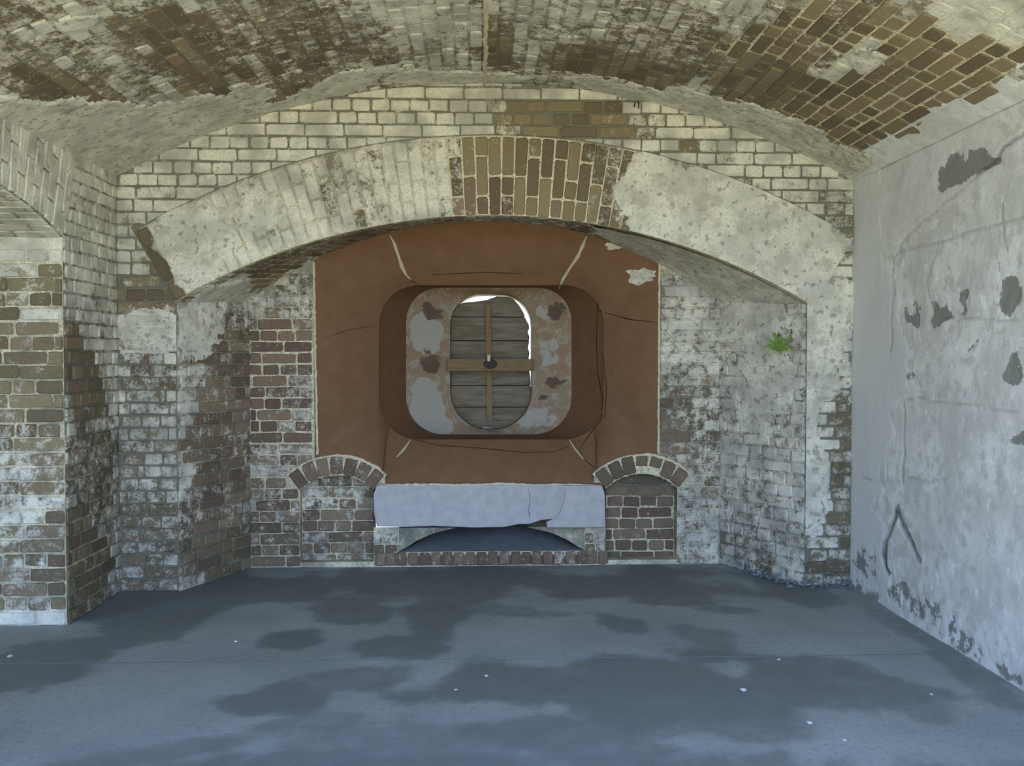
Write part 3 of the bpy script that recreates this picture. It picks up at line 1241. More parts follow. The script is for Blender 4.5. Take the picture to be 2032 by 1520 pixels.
# ------------------------------------------------------------------ the two low niches
for idx, (N, dep, lab) in enumerate(((NAL, .07, 'shallow bricked-up niche under a small brick arch, left of the pale stone block'),
                                     (NAR, .10, 'dark bricked-up niche under a broken small brick arch, right of the pale stone block'))):
    t = empty('trim_%d' % (idx + 2))
    tag(t, lab, kind='structure')
    nb = Bricks(t, 290)
    x0, x1 = N[0] - N[3], N[0] + N[3]
    # infill
    Yn = YB + dep

    def nsp(z0, z1, x0=x0, x1=x1, N=N):
        zc = (z0 + z1) / 2
        if z1 < NZB or zc > arch_top(N[0], N) - .02:
            return []
        a, b = x0, x1
        if zc > arch_top(x1, N):
            hx = math.sqrt(max(N[2] ** 2 - (zc - N[1]) ** 2, 0))
            a, b = N[0] - hx, N[0] + hx
        return [(a, b)]
    flat_wall(nb, 'niche', (0, Yn), (1, Yn), range(0, 14), nsp, pat='SHSH')
    top = arch_top(N[0], N) + .02
    link('mortar_bed', grid_mesh('mortar_bed', lambda u, v: np.column_stack([u, Yn + 0 * u, v]), frange(x0 - .01, x1 + .01, .02), frange(NZB - .02, top, .02), 'niche'), M_MORTAR, t)
    # reveals
    V, Fc = [], []
    prof = [(x0, NZB)] + [(x0 + (x1 - x0) * i / 16, arch_top(x0 + (x1 - x0) * i / 16, N)) for i in range(17)] + [(x1, NZB)]
    for x, z in prof:
        V += [(x, YB - .004, z), (x, Yn + .01, z)]
    for i in range(len(prof)):
        a, b = 2 * i, 2 * ((i + 1) % len(prof))
        Fc.append((a, b, b + 1, a + 1))
    V = np.array(V)
    link('reveal', mesh('reveal', V, Fc, wear('niche', V)), M_MORTAR, t)
    # voussoirs of the small arch
    sk = math.asin(min(1, N[3] / N[2]))
    nvs = max(6, int(2 * sk * N[2] / .072))
    for k in range(nvs):
        a = -sk + (k + .5) * 2 * sk / nvs
        r = N[2] + NTH / 2
        P = np.array([N[0] + r * math.sin(a), YB, N[1] + r * math.cos(a)])
        w = 2 * sk / nvs * r - .010
        if idx == 1 and k in (nvs // 2, nvs // 2 + 1):
            hh, P = NTH * .55, P + np.array([math.sin(a), 0, math.cos(a)]) * NTH * .2
        else:
            hh = NTH - .006
        nb.add('niche', P, (math.sin(a), 0, math.cos(a)), (-math.cos(a), 0, math.sin(a)), hh, w, None, .020, False)
    nb.build()
    V, Fc = [], []
    for i in range(21):
        a = -sk + 2 * sk * i / 20
        for r in (N[2], N[2] + NTH + .008):
            for y in (YB - .010, YB + .05):
                V.append((N[0] + r * math.sin(a), y, N[1] + r * math.cos(a)))
    for i in range(20):
        a, b = 4 * i, 4 * i + 4
        Fc += [(a, b, b + 2, a + 2), (a, a + 1, b + 1, b), (a + 2, b + 2, b + 3, a + 3)]
    V = np.array(V)
    link('arch_mortar', mesh('arch_mortar', V, Fc, np.tile([.2, .6, .05, 1.0], (len(V), 1))), M_MORTAR, t)
    aa = np.linspace(-sk * (.15 if idx == 0 else .05), sk * .98, 8)
    rr_ = N[2] + NTH + .006
    ribbon('mortar_line', [(N[0] + rr_ * math.sin(a), YB - .012, N[1] + rr_ * math.cos(a)) for a in aa], .022, (0, -1, 0), M_LIME, t, .010, .3)

# ------------------------------------------------------------------ the slot below the stone block
slot = empty('trim_4')
tag(slot, 'low dark arched slot with sloping dusty floor under the pale stone block', kind='structure')
YS = YB + .62
V, Fc = [], []
prof = [(SL0, SLZ), (SL0 + .10, SLZ + .05), (SL0 + .22, BLZ0 - .05), (SL0 + .42, BLZ0 + .03), (SL1 - .42, BLZ0 + .03), (SL1 - .22, BLZ0 - .05), (SL1 - .10, SLZ + .05), (SL1, SLZ)]
inner = [(SL0 + .14, SLZ + .02), (SL0 + .22, SLZ + .06), (SL0 + .30, BLZ0 - .03), (SL0 + .46, BLZ0 + .03), (SL1 - .46, BLZ0 + .03), (SL1 - .30, BLZ0 - .03), (SL1 - .22, SLZ + .06), (SL1 - .14, SLZ + .02)]
for (x, z), (xi, zi) in zip(prof, inner):
    V += [(x, YB - .004, z), (xi, YS, zi)]
for i in range(7):
    a, b = 2 * i, 2 * i + 2
    Fc.append((a, b, b + 1, a + 1))
Fc.append(tuple(range(1, 16, 2)))
V = np.array(V)
link('slot_lining', mesh('slot_lining', V, Fc, np.tile([.15, .5, .25, .3], (len(V), 1))), M_MORTAR, slot)
# brick cheeks of the slot's mouth
for sgn, x0, xm in ((1, SL0, SL0 + .24), (-1, SL1, SL1 - .24)):
    pts = [(x0, SLZ + .004), (x0 + sgn * .05, SLZ + .03), (x0 + sgn * .12, SLZ + .075), (xm, BLZ0 - .035), (xm + sgn * .16, BLZ0 + .004), (x0, BLZ0 + .004)]
    if sgn < 0:
        pts = pts[::-1]
    c = np.mean(pts, 0)
    v, f = poly_solid(np.array(pts) - c, .006, .16, .001)
    v = np.column_stack([v[:, 0] + c[0], YB - .006 - v[:, 2], v[:, 1] + c[1]])
    link('cheek', mesh('cheek', v, [q for q in f], np.tile([.35, .6, .18, .4], (len(v), 1))), M_MORTAR, slot)
gx, gy = frange(SL0, SL1, .04), frange(0, 1, .1)
link('dust_floor', grid_mesh('dust_floor', lambda u, v: np.column_stack([u, YB - .004 + v * (YS - YB), SLZ + .001 + v * .145 + .02 * np.sin(u * 7) * v]), gx, gy), M_DUST, slot, True)
sb = Bricks(slot, 290)
x = BLX0 + .02
while x < BLX1 - .05:
    w = .062 + RNG.uniform(-.006, .006)
    sb.add('back', (x + w / 2, YB, SLZ - .046), (0, 0, 1), (-1, 0, 0), .085, w, None, .022, False)
    x += w + .015
sb.build()

# ================================================================== EMBRASURE (window_1)
win = empty('window_1')
tag(win, 'brown splayed gun embrasure with a rounded plaster throat in the end wall', kind='structure')
YI, YR, YH, YE = 6.74, 7.24, 7.30, 7.60


def loop_px(pts, Y):
    return np.array([at(x, y, Y) for x, y in pts])


def resample(P, n):
    P = np.asarray(P, float)
    d = np.concatenate([[0], np.cumsum(np.linalg.norm(np.diff(P, axis=0), axis=1))])
    s = np.linspace(0, d[-1], n)
    return np.column_stack([np.interp(s, d, P[:, i]) for i in range(3)])


def rrect(x0, y0, x1, y1, r, n=8):
    """rounded rectangle, from the top-left corner clockwise (image sense)"""
    if not isinstance(r, (tuple, list)):
        r = (r,) * 4
    out = []
    for (cx, cy, a0, rr) in ((x0 + r[0], y0 + r[0], 180, r[0]), (x1 - r[1], y0 + r[1], 270, r[1]), (x1 - r[2], y1 - r[2], 0, r[2]), (x0 + r[3], y1 - r[3], 90, r[3])):
        for i in range(n + 1):
            a = math.radians(a0 + 90 * i / n)
            out.append((cx + rr * math.cos(a), cy + rr * math.sin(a)))
    return out


IN = rrect(752, 566, 1198, 872, 78, 10)
nI = len(IN)
ci = 5   # halfway round each corner
iTL, iTR, iBR, iBL = ci, 11 + ci, 22 + ci, 33 + ci


def sub(a, b):
    if b > a:
        return IN[a:b + 1]
    return IN[a:] + IN[:b + 1]


def arc_pt(x):
    X = at(x, 480, YB)[0]
    return np.array([X, YB, BZ0 + math.sqrt(BR ** 2 - (X - BX) ** 2) + .004])


def on(x, y):
    return at(x, y, YB)


top_o = [arc_pt(x) for x in np.linspace(775, 1163, 30)]
def niche_edge(N, sgn, xe):
    """the outer edge of a niche arch from its inner foot out to x = xe"""
    sk = math.asin(min(1, N[3] / N[2]))
    R = N[2] + NTH - .01
    pts = [np.array([N[0] + sgn * N[2] * math.sin(sk), YB, N[1] + N[2] * math.cos(sk)])]
    a_end = math.asin((xe - N[0]) / R)
    for a in np.linspace(sgn * sk, a_end, 10):
        pts.append(np.array([N[0] + R * math.sin(a), YB, N[1] + R * math.cos(a)]))
    return pts


eL, eR = niche_edge(NAL, 1, GX0), niche_edge(NAR, -1, GX1)
left_o = eL + [on(628, 720), on(623, 518)] + [arc_pt(x) for x in np.linspace(628, 775, 12)]
right_o = [arc_pt(x) for x in np.linspace(1163, 1302, 12)] + [on(1307, 522), on(1306, 720)] + eR[::-1]
bot_o = [eR[0], np.array([BLX1 - .03, YB, GZ0 - .015]), np.array([BLX0 + .03, YB, GZ0 - .015]), eL[0]]
faces = {
    'top': (top_o, loop_px(sub(iTL, iTR), YI)), 'right': (right_o, loop_px(sub(iTR, iBR), YI)),
    'bottom': (bot_o, loop_px(sub(iBR, iBL), YI)), 'left': (left_o, loop_px(sub(iBL, iTL), YI)),
}
for nm, (o_, i_) in faces.items():
    n, mst = 56, 9
    a, b = resample(o_, n), resample(i_, n)
    # keep to the front a little, then roll into the throat
    V, Fc = [], []
    for s in range(mst + 1):
        t = s / mst
        P = a + (b - a) * t
        P[:, 1] = YB + (YI - YB) * (t ** 1.25)
        P += (fbm(P, 6, 51)[:, None] - .5) * .008 * min(1, 4 * t * (1 - t) + .0)
        V.append(P)
    V = np.vstack(V)
    for s in range(mst):
        for i in range(n - 1):
            Fc.append((s * n + i, (s + 1) * n + i, (s + 1) * n + i + 1, s * n + i + 1))
    link('splay_panel', mesh('splay_panel', V, Fc), M_BROWN, win, True)


def resample_closed(P, n):
    P = np.vstack([P, P[:1]])
    return resample(P, n + 1)[:-1]


NL = 96
L_in = resample_closed(loop_px(IN, YI), NL)
RINGL = rrect(806, 571, 1134, 862, (66, 66, 74, 74), 10)
L_ring = resample_closed(loop_px(RINGL, YR), NL)
HOLE = rrect(893, 583, 1056, 853, (62, 62, 78, 78), 10)
L_hole = resample_closed(loop_px(HOLE, YH), NL)


def tube(name, A, B, mat, steps=8, curve=1.0, paintf=None, bulge=0.0):
    V, Fc = [], []
    for s in range(steps + 1):
        t = s / steps
        P = A + (B - A) * t
        if curve != 1.0:
            P[:, 1] = A[:, 1] + (B[:, 1] - A[:, 1]) * (t ** curve)
        V.append(P)
    V = np.vstack(V)
    n = len(A)
    for s in range(steps):
        for i in range(n):
            j = (i + 1) % n
            Fc.append((s * n + i, (s + 1) * n + i, (s + 1) * n + j, s * n + j))
    return link(name, mesh(name, V, Fc, paintf(V) if paintf else None), mat, win, True)


ctrI = L_in.mean(0)
L_in = ctrI + (L_in - ctrI) * np.array([1.035, 1, 1.035])
tube('throat', L_in, L_ring, M_BROWN, 10, 1.0)


def ring_paint(V):
    px, py = proj(V)
    n = (fbm(V, 9, 61) - .5) * .8
    w = np.zeros(len(V))
    d = np.zeros(len(V))
    for cx, cy, rx, ry, rot in ((848, 664, 34, 42, -20), (846, 800, 34, 60, -12), (1055, 828, 32, 16, -25), (870, 840, 36, 18, 20), (1090, 700, 22, 30, 0), (1080, 620, 18, 16, 0), (1075, 825, 34, 22, 0)):
        w = np.maximum(w, _q((0, cx, cy, rx, ry, rot, .35), px, py, n) * (1 if cx < 900 else .6))
    for cx, cy, rx, ry, rot in ((855, 720, 24, 26, 0), (860, 620, 24, 16, 20), (1105, 615, 22, 20, 30), (848, 608, 16, 10, 0), (1100, 760, 24, 12, 0), (1075, 790, 20, 6, 0)):
        d = np.maximum(d, _q((0, cx, cy, rx, ry, rot, .8), px, py, n) * .8)
    return np.column_stack([w, w * 0, d])


tube('throat_ring', L_ring, L_hole, M_RING, 16, 1.6, ring_paint)
L_end = L_hole.copy()
L_end[:, 1] = YE
tube('port_reveal', L_hole, L_end, M_RING, 10, 1.0, lambda V: np.column_stack([np.full(len(V), .25), np.zeros(len(V)), np.zeros(len(V))]))

# pale mitre joints, the pale outline, the dark cracks
def surf_pt(px, py):
    """a point just in front of the brown splay along the sight line, found on the panels"""
    d = ray(px, py)
    best = None
    for o in PANELS:
        hit, loc, nor, _ = o.ray_cast(Vector(CAM), Vector(d).normalized())
        if hit and (best is None or loc.y < best[0].y):
            best = (loc.copy(), nor.copy())
    return best


bpy.context.view_layer.update()
PANELS = [o for o in win.children if o.name.split('.')[0] in ('splay_panel', 'throat', 'throat_ring')]


def surf_line(name, pts, wid, mat, h):
    fine = []
    for (x0, y0), (x1, y1) in zip(pts[:-1], pts[1:]):
        k = max(1, int(math.hypot(x1 - x0, y1 - y0) / 10))
        fine += [(x0 + (x1 - x0) * i / k, y0 + (y1 - y0) * i / k) for i in range(k)]
    fine.append(pts[-1])
    P, N = [], []
    for q in fine:
        b = surf_pt(*q)
        if b is None or b[0].y > YR + .2:
            continue
        n = b[1] if b[1].y < 0 else -b[1]
        P.append(np.array(b[0]) + np.array(n) * .002)
        N.append(np.array(n))
    if len(P) < 2:
        return
    V, Fc = [], []
    n = len(P)
    for i in range(n):
        t = P[min(i + 1, n - 1)] - P[max(i - 1, 0)]
        t = t / np.linalg.norm(t)
        sd = np.cross(N[i], t)
        w = wid / 2 * (1 + RNG.uniform(-.35, .35)) * min(1, .4 + 3 * min(i, n - 1 - i) / n)
        V += [P[i] - sd * w - N[i] * .006, P[i] - sd * w * .6 + N[i] * h, P[i] + sd * w * .6 + N[i] * h, P[i] + sd * w - N[i] * .006]
        if i:
            for q in range(3):
                Fc.append((4 * i - 4 + q, 4 * i - 3 + q, 4 * i + 1 + q, 4 * i + q))
    return link(name, mesh(name, V, Fc), mat, win)


for pts, w in (([(773, 466), (781, 480), (788, 500), (797, 528), (806, 545), (814, 553)], .028), ([(1164, 468), (1156, 488), (1146, 510), (1132, 530), (1118, 552), (1109, 572)], .028),
               ([(814, 874), (803, 890), (787, 908)], .016), ([(1130, 874), (1140, 890), (1158, 912)], .016)):
    surf_line('mortar_line', pts, w, M_LIME, .006)
for pts, w in (([(1186, 617), (1215, 624), (1250, 634), (1304, 640)], .009), ([(1186, 600), (1184, 680), (1186, 740), (1196, 790), (1194, 830), (1170, 862), (1152, 890)], .010),
               ([(1160, 912), (1178, 926)], .010), ([(820, 872), (870, 884), (960, 890), (1040, 898), (1100, 897), (1128, 885)], .007),
               ([(1150, 890), (1157, 905)], .007), ([(815, 556), (840, 570)], .010), ([(860, 545), (960, 540), (1040, 543)], .005), ([(640, 672), (690, 655), (735, 648)], .004), ([(1196, 700), (1204, 770), (1200, 830)], .006)):
    surf_line('crack', pts, w, M_DARK, .0015)
for pts in ([(622.5, 520), (626, 720), (630, 902)], [(1308.5, 524), (1307.5, 720), (1306.5, 900)]):
    ribbon('mortar_line', [at(x, y, YB - .012) for x, y in pts], .016, (0, -1, 0), M_LIME, win, .004, .25, False)
# whitewash spill at the upper right corner of the splay
sp = []
for cx, cy, rx, ry in ((1272, 548, 34, 17), (1220, 488, 22, 8), (1150, 600, 1, 1)):
    if rx < 2:
        continue
    V, N_, Fc = [], [], []
    n = 22
    ctr = surf_pt(cx, cy)
    pts = [ctr]
    for i in range(n):
        a = 2 * math.pi * i / n
        k = RNG.uniform(.6, 1.15)
        pts.append(surf_pt(min(cx + rx * k * math.cos(a), 1303), cy + ry * k * math.sin(a)))
    pts = [p for p in pts if p]
    for p in pts:
        nn = p[1] if p[1].y < 0 else -p[1]
        V.append(np.array(p[0]) + np.array(nn) * (.005 if p is pts[0] else .0025))
    m = len(V) - 1
    Fc = [(0, 1 + i, 1 + (i + 1) % m) for i in range(m)]
    link('whitewash_splash', mesh('whitewash_splash', V, Fc, np.tile([.6, 0, 0, 1], (len(V), 1))), M_COAT, win)

# ================================================================== STONE BLOCK
st = empty('stone_block', (at(970, 1047, YB)[0], YB, BLZ0))
tag(st, 'long pale grey stone block with broken lower edge below the brown embrasure', 'stone block')
out = [(741, 980), (748, 963), (790, 962), (900, 963), (1000, 961), (1100, 963), (1194, 963), (1200, 978), (1202, 1046), (1150, 1047), (1086, 1047), (1084, 1036), (1096, 1030), (1075, 1032), (1050, 1040), (1030, 1040), (1000, 1046), (940, 1047), (860, 1044), (800, 1046), (748, 1045), (742, 1020)]
P = np.array([[at(x, y, YB - .05)[0], at(x, y, YB - .05)[2]] for x, y in out])[::-1]
c = P.mean(0)
import bmesh
bm = bmesh.new()
fv = [bm.verts.new((p[0], YB - .055, p[1])) for p in P]
f = bm.faces.new(fv)
r = bmesh.ops.extrude_face_region(bm, geom=[f])
bmesh.ops.translate(bm, verts=[v for v in r['geom'] if isinstance(v, bmesh.types.BMVert)], vec=(0, .16, 0))
bmesh.ops.recalc_face_normals(bm, faces=bm.faces)
fe = [e for e in bm.edges if all(abs(v.co.y - (YB - .055)) < 1e-4 for v in e.verts)]
bmesh.ops.bevel(bm, geom=fe, offset=.010, segments=2, profile=.6, affect='EDGES')
ff = max(bm.faces, key=lambda q: q.calc_area() if q.normal.y < -.9 else 0)
me = bpy.data.meshes.new('block')
bm.to_mesh(me)
bm.free()
me.transform(Matrix.Translation(-st.location))
link('block', me, M_GRANITE, st)
rb = ribbon('mortar_bed', [at(x, y, YB - .045) - np.array(st.location) for x, y in ((752, 961), (850, 961), (950, 962), (1000, 959), (1060, 962), (1120, 961), (1180, 962))], .016, (0, -1, .0), M_LIME, st, .012, .4)
rb['label'] = 'pale yellow mortar bed along the top edge'
cr_ = ribbon('crack', [at(x, y, YB - .056) - np.array(st.location) for x, y in ((1048, 968), (1052, 990), (1049, 1012), (1052, 1036))], .006, (0, -1, 0), M_DUST, st, .0008, .3)
cr_ = ribbon('crack', [at(x, y, YB - .056) - np.array(st.location) for x, y in ((1122, 968), (1120, 990), (1112, 1015), (1100, 1032))], .004, (0, -1, 0), M_DUST, st, .0008, .3)

# ================================================================== WOODEN SHUTTER
YSH = 7.42
sh = empty('wooden_shutter', (float(at(972, 720, YSH)[0]), YSH, float(at(972, 850, YSH)[2])))
tag(sh, 'oval plank shutter closing the gun port, daylight leaking along its right edge', 'shutter')
OV = [(892, 720), (892, 650), (895, 625), (905, 607), (921, 600), (940, 598.5), (965, 595), (985, 588), (996, 588.5), (1006, 589), (1014, 590), (1020, 594.5), (1030, 605), (1039, 620), (1045, 636), (1050, 644), (1050.5, 652), (1047.5, 660), (1051, 667), (1051, 676), (1048, 690), (1051, 700), (1049, 715), (1051, 735), (1053, 760), (1055, 788), (1048, 812), (1032, 834), (1008, 848), (985, 851), (965, 848.5), (940, 849), (918, 838), (900, 812), (893, 780)]
SHL = np.array(sh.location)


def extrude(name, pts2, Y0, Y1, mat, parent, origin, bevel=.003):
    """pts2 [(X,Z)] seen from the room, front at Y0, back at Y1"""
    pts2 = np.asarray(pts2, float)
    a = .5 * sum(pts2[i, 0] * pts2[(i + 1) % len(pts2), 1] - pts2[(i + 1) % len(pts2), 0] * pts2[i, 1] for i in range(len(pts2)))
    if a < 0:
        pts2 = pts2[::-1]
    c = pts2.mean(0)
    v, f = poly_solid(pts2 - c, bevel, Y1 - Y0)
    n = len(pts2)
    f = list(f) + [tuple(range(3 * n - 1, 2 * n - 1, -1))]
    v = np.column_stack([v[:, 0] + c[0], Y0 - v[:, 2], v[:, 1] + c[1]]) - np.asarray(origin)
    return link(name, mesh(name, v, f), mat, parent)


ov = [(at(x, y, YSH)[0], at(x, y, YSH)[2]) for x, y in OV]
cuts = [570, 629, 676, 720, 765, 808, 870]
for k in range(6):
    zt, zb = at(970, cuts[k], YSH)[2] - .0025, at(970, cuts[k + 1], YSH)[2] + .0025
    q = clip(clip(ov, (0, 1), zt), (0, -1), -zb)
    q = [q[i] for i in range(len(q)) if math.dist(q[i], q[i - 1]) > .003]
    y = YSH + (.004 if k % 2 else -.002)
    extrude('plank', q, y, y + .04, M_PLANK, sh, SHL, .006)

extrude('seam_light_stop', [(x * .985 + SHL[0] * .015, z * .985 + (SHL[2] + .24) * .015) for x, z in ov], YSH + .03, YSH + .055, M_DARK, sh, SHL, .003)  # added dark board, keeps daylight out of the plank seams


def box_px(x0, y0, x1, y1, Y0, Y1, name, mat, parent, origin, skew=0):
    a = [(at(x, y, Y0)[0], at(x, y, Y0)[2]) for x, y in ((x0, y0), (x1, y0), (x1 + skew, y1), (x0 + skew, y1))]
    return extrude(name, a, Y0, Y1, mat, parent, origin, .004)


box_px(963, 606, 974, 712, YSH - .035, YSH - .004, 'batten', M_BATTEN, sh, SHL, 1)
box_px(965, 735, 976, 836, YSH - .035, YSH - .004, 'batten', M_BATTEN, sh, SHL, 1)
bar = box_px(888, 712, 1057, 736, YH - .075, YH - .015, 'crossbar', M_BAR, sh, SHL)
bar['label'] = 'stout horizontal ochre bar across the port'
ws = []
for i in range(14):
    a = 2 * math.pi * i / 14
    p = at(973 + 14 * math.cos(a), 722 - 10 * math.sin(a), YH - .085)
    ws.append((p[0], p[2]))
extrude('washer', ws, YH - .087, YH - .075, M_IRON, sh, SHL, .002)
peg = box_px(967, 704, 973, 717, YH - .13, YH - .088, 'peg', M_LIME, sh, SHL)
peg['label'] = 'short pale wooden peg'
boltV = []
# the bolt joining the bar to the planks
bx = at(972, 723, YH - .08)
bv, bf = [], []
for i in range(8):
    a = 2 * math.pi * i / 8
    bv += [(bx[0] + .012 * math.cos(a), YH - .08, bx[2] + .012 * math.sin(a)), (bx[0] + .012 * math.cos(a), YSH, bx[2] + .012 * math.sin(a))]
for i in range(8):
    j = (i + 1) % 8
    bf.append((2 * i, 2 * j, 2 * j + 1, 2 * i + 1))
link('bolt', mesh('bolt', np.array(bv) - SHL, bf), M_IRON, sh)

# ================================================================== LEFT WALL, communicating arch, pier
wl = empty('wall_left')
tag(wl, 'left brick side wall with dark mossy pier and a whitewashed arch springing from it', kind='structure')
bk = Bricks(wl, 298)
LW = YF - YJ
flat_wall(bk, 'left', (XL, YJ), (XL, YF), range(0, 34), lambda a, b: [(0, LW)] if b < 2.60 else [], pat='HHSHHSH')
JX = -3.4
flat_wall(bk, 'jamb', (JX, YJ), (XL, YJ), range(0, 27), lambda a, b: [(.3, XL - JX)] if b < LSP + .01 else [], pat='SHSSHS')


def lring_P(a, r, h=0.0):
    return np.column_stack([XL + h + 0 * a, LYC + r * np.sin(a), LZ0 + r * np.cos(a)])


nl = int(2 * LSK * (LR + .1) / COURSE)
for k in range(nl):
    a = -LSK + (k + .5) * 2 * LSK / nl
    for lo, hi in ([(0, .24), (.24, .48)] if k % 2 else [(0, .12), (.12, .36), (.36, .48)]):
        r = LR + (lo + hi) / 2
        P = lring_P(np.array([a]), r)[0]
        # N must be +X : U radial, V = N x U
        Ur = np.array([0, math.sin(a), math.cos(a)])
        Vt = np.cross([1, 0, 0], Ur)
        if P[2] < 2.60:
            bk.add('leftring', P, Ur, Vt, hi - lo - JO, 2 * LSK / nl * r - JO * .8, None, .012)
    # soffit, stretchers running through the wall
    x = XL
    j = 0
    while x > XL - .8:
        L = HEAD if (j == 0 and k % 2) else STR
        P = np.array([x - L / 2, LYC + LR * math.sin(a), LZ0 + LR * math.cos(a)])
        Vt = np.array([0, math.cos(a), -math.sin(a)])
        bk.add('leftring', P, (1, 0, 0), -Vt, L - JO, 2 * LSK / nl * LR - JO * .8, None, .008)
        x -= L
        j += 1
bk.build()
pw = line_P((XL, YJ), (XL, YF))
link('mortar_bed', grid_mesh('mortar_bed', lambda u, v: pw(u, v), frange(0, LW, .03), frange(-.03, 2.66, .03), 'left'), M_MORTAR, wl)
pj = line_P((JX, YJ), (XL, YJ))
link('mortar_bed', grid_mesh('mortar_bed', lambda u, v: pj(u, v), frange(0, XL - JX, .03), frange(-.03, LSP + .03, .03), 'jamb'), M_MORTAR, wl)


def lwall_edge(y):
    d = abs(y - LYC)
    return LZ0 + math.sqrt(LR * LR - d * d) if d < LHW else 0.0


V, Fc = [], []
ys = np.concatenate([frange(YO, LYC - LHW, .2), frange(LYC - LHW + 1e-4, YJ, .05)])
for y in ys:
    zl = lwall_edge(y)
    for j in range(13):
        V.append((XL, y, zl + (2.66 - zl) * j / 12))
for i in range(len(ys) - 1):
    if abs(lwall_edge(ys[i]) - lwall_edge(ys[i + 1])) > .5:
        continue
    for j in range(12):
        Fc.append((i * 13 + j, (i + 1) * 13 + j, (i + 1) * 13 + j + 1, i * 13 + j + 1))
V = np.array(V)
link('mortar_bed', mesh('mortar_bed', V, Fc, mwear('leftring', V)), M_MORTAR, wl)
me = grid_mesh('soffit_bed', lambda u, v: np.column_stack([v, LYC + LR * np.sin(u), LZ0 + LR * np.cos(u)]), frange(-LSK, LSK, .02), frange(JX, XL, .05), 'leftring')
link('soffit_bed', me, M_MORTAR, wl)
# near jamb of the passage
V = np.array([(JX, LYC - LHW, -.03), (XL, LYC - LHW, -.03), (XL, LYC - LHW, LSP + .02), (JX, LYC - LHW, LSP + .02)])
link('passage_jamb', mesh('passage_jamb', V, [(0, 1, 2, 3)], np.tile([.7, .2, .05, .3], (4, 1))), M_COAT, wl)
# the next casemate beyond the passage, and an added shell blocking stray daylight
XF, ZT, YE2 = -7.5, 3.35, 7.58
V, Fc = [], []


def quad(*p):
    k = len(V)
    V.extend(p)
    Fc.append((k, k + 1, k + 2, k + 3))


quad((XF, YO, ZT), (2.75, YO, ZT), (2.75, YE2, ZT), (XF, YE2, ZT))
quad((2.75, YO, -.1), (2.75, YE2, -.1), (2.75, YE2, ZT), (2.75, YO, ZT))
quad((XF, YO, -.1), (XF, YF, -.1), (XF, YF, ZT), (XF, YO, ZT))
quad((XF, YF, -.1), (JX, YF, -.1), (JX, YF, ZT), (XF, YF, ZT))
quad((JX, YO, -.1), (JX, LYC - LHW, -.1), (JX, LYC - LHW, ZT), (JX, YO, ZT))
quad((JX, YJ, -.1), (JX, YE2, -.1), (JX, YE2, ZT), (JX, YJ, ZT))
quad((JX, LYC - LHW, LSP + .17), (JX, YJ, LSP + .17), (JX, YJ, ZT), (JX, LYC - LHW, ZT))
quad((JX, YO, -.1), (XL, YO, -.1), (XL, YO, ZT), (JX, YO, ZT))
quad((XR, YO, -.1), (2.75, YO, -.1), (2.75, YO, ZT), (XR, YO, ZT))
xx = np.linspace(XL, XR, 25)
for a, b in zip(xx[:-1], xx[1:]):
    quad((a, YO, float(vzt(a))), (b, YO, float(vzt(b))), (b, YO, ZT), (a, YO, ZT))
hx0, hx1, hz0, hz1 = L_hole[:, 0].min() - .004, L_hole[:, 0].max() + .004, L_hole[:, 2].min() - .004, L_hole[:, 2].max() + .004
quad((JX, YE2, -.1), (hx0, YE2, -.1), (hx0, YE2, ZT), (JX, YE2, ZT))
quad((hx1, YE2, -.1), (2.75, YE2, -.1), (2.75, YE2, ZT), (hx1, YE2, ZT))
quad((hx0, YE2, -.1), (hx1, YE2, -.1), (hx1, YE2, hz0), (hx0, YE2, hz0))
quad((hx0, YE2, hz1), (hx1, YE2, hz1), (hx1, YE2, ZT), (hx0, YE2, ZT))
V = np.array(V)
o = link('wall_light_shell', mesh('wall_light_shell', V, Fc, np.tile([.8, .2, .0, .3], (len(V), 1))), M_COAT)
tag(o, 'whitewashed masonry of the next casemate and an added shell that blocks stray daylight', kind='structure')

# ================================================================== RIGHT WALL (plaster)
RW_P = [  # bare dark patches: polygons in px
    [(1858, 345), (1872, 318), (1900, 302), (1912, 292), (1908, 318), (1930, 300), (1950, 290), (1962, 300), (1958, 318), (1985, 312), (1990, 330), (1950, 345), (1922, 352), (1890, 372), (1866, 388), (1855, 378)],
    [(1792, 605), (1800, 604), (1806, 620), (1815, 622), (1812, 590), (1826, 600), (1828, 640), (1818, 656), (1808, 640), (1796, 640)],
    [(1842, 606), (1858, 590), (1868, 610), (1880, 620), (1882, 585), (1886, 640), (1866, 640), (1846, 660)],
    [(1898, 578), (1914, 574), (1916, 622), (1900, 628)],
    [(1978, 560), (1998, 548), (2020, 556), (2024, 580), (2014, 620), (1996, 635), (1980, 610)],
    [(1976, 530), (1984, 526), (1982, 556), (1976, 556)],
    [(1945, 660), (1952, 656), (1932, 700), (1924, 712), (1926, 690)], [(1924, 730), (1932, 740), (1940, 780), (1930, 776)],
    [(1804, 735), (1816, 732), (1812, 760), (1804, 758)], [(2010, 700), (2026, 690), (2030, 760), (2006, 770), (1990, 760)],
    [(1994, 870), (2030, 855), (2032, 890), (2004, 885)],
]
RW_B = [(1780, 1175, 34, 22, 30, .4), (1850, 1225, 40, 22, 40, .5), (1900, 1270, 36, 18, 40, .5), (1940, 1290, 26, 14, 50, .5), (1810, 1190, 30, 18, 40, .6), (1715, 1130, 20, 40, 0, .8), (1988, 1330, 30, 12, 35, .7), (1725, 1175, 30, 14, 30, .7)]
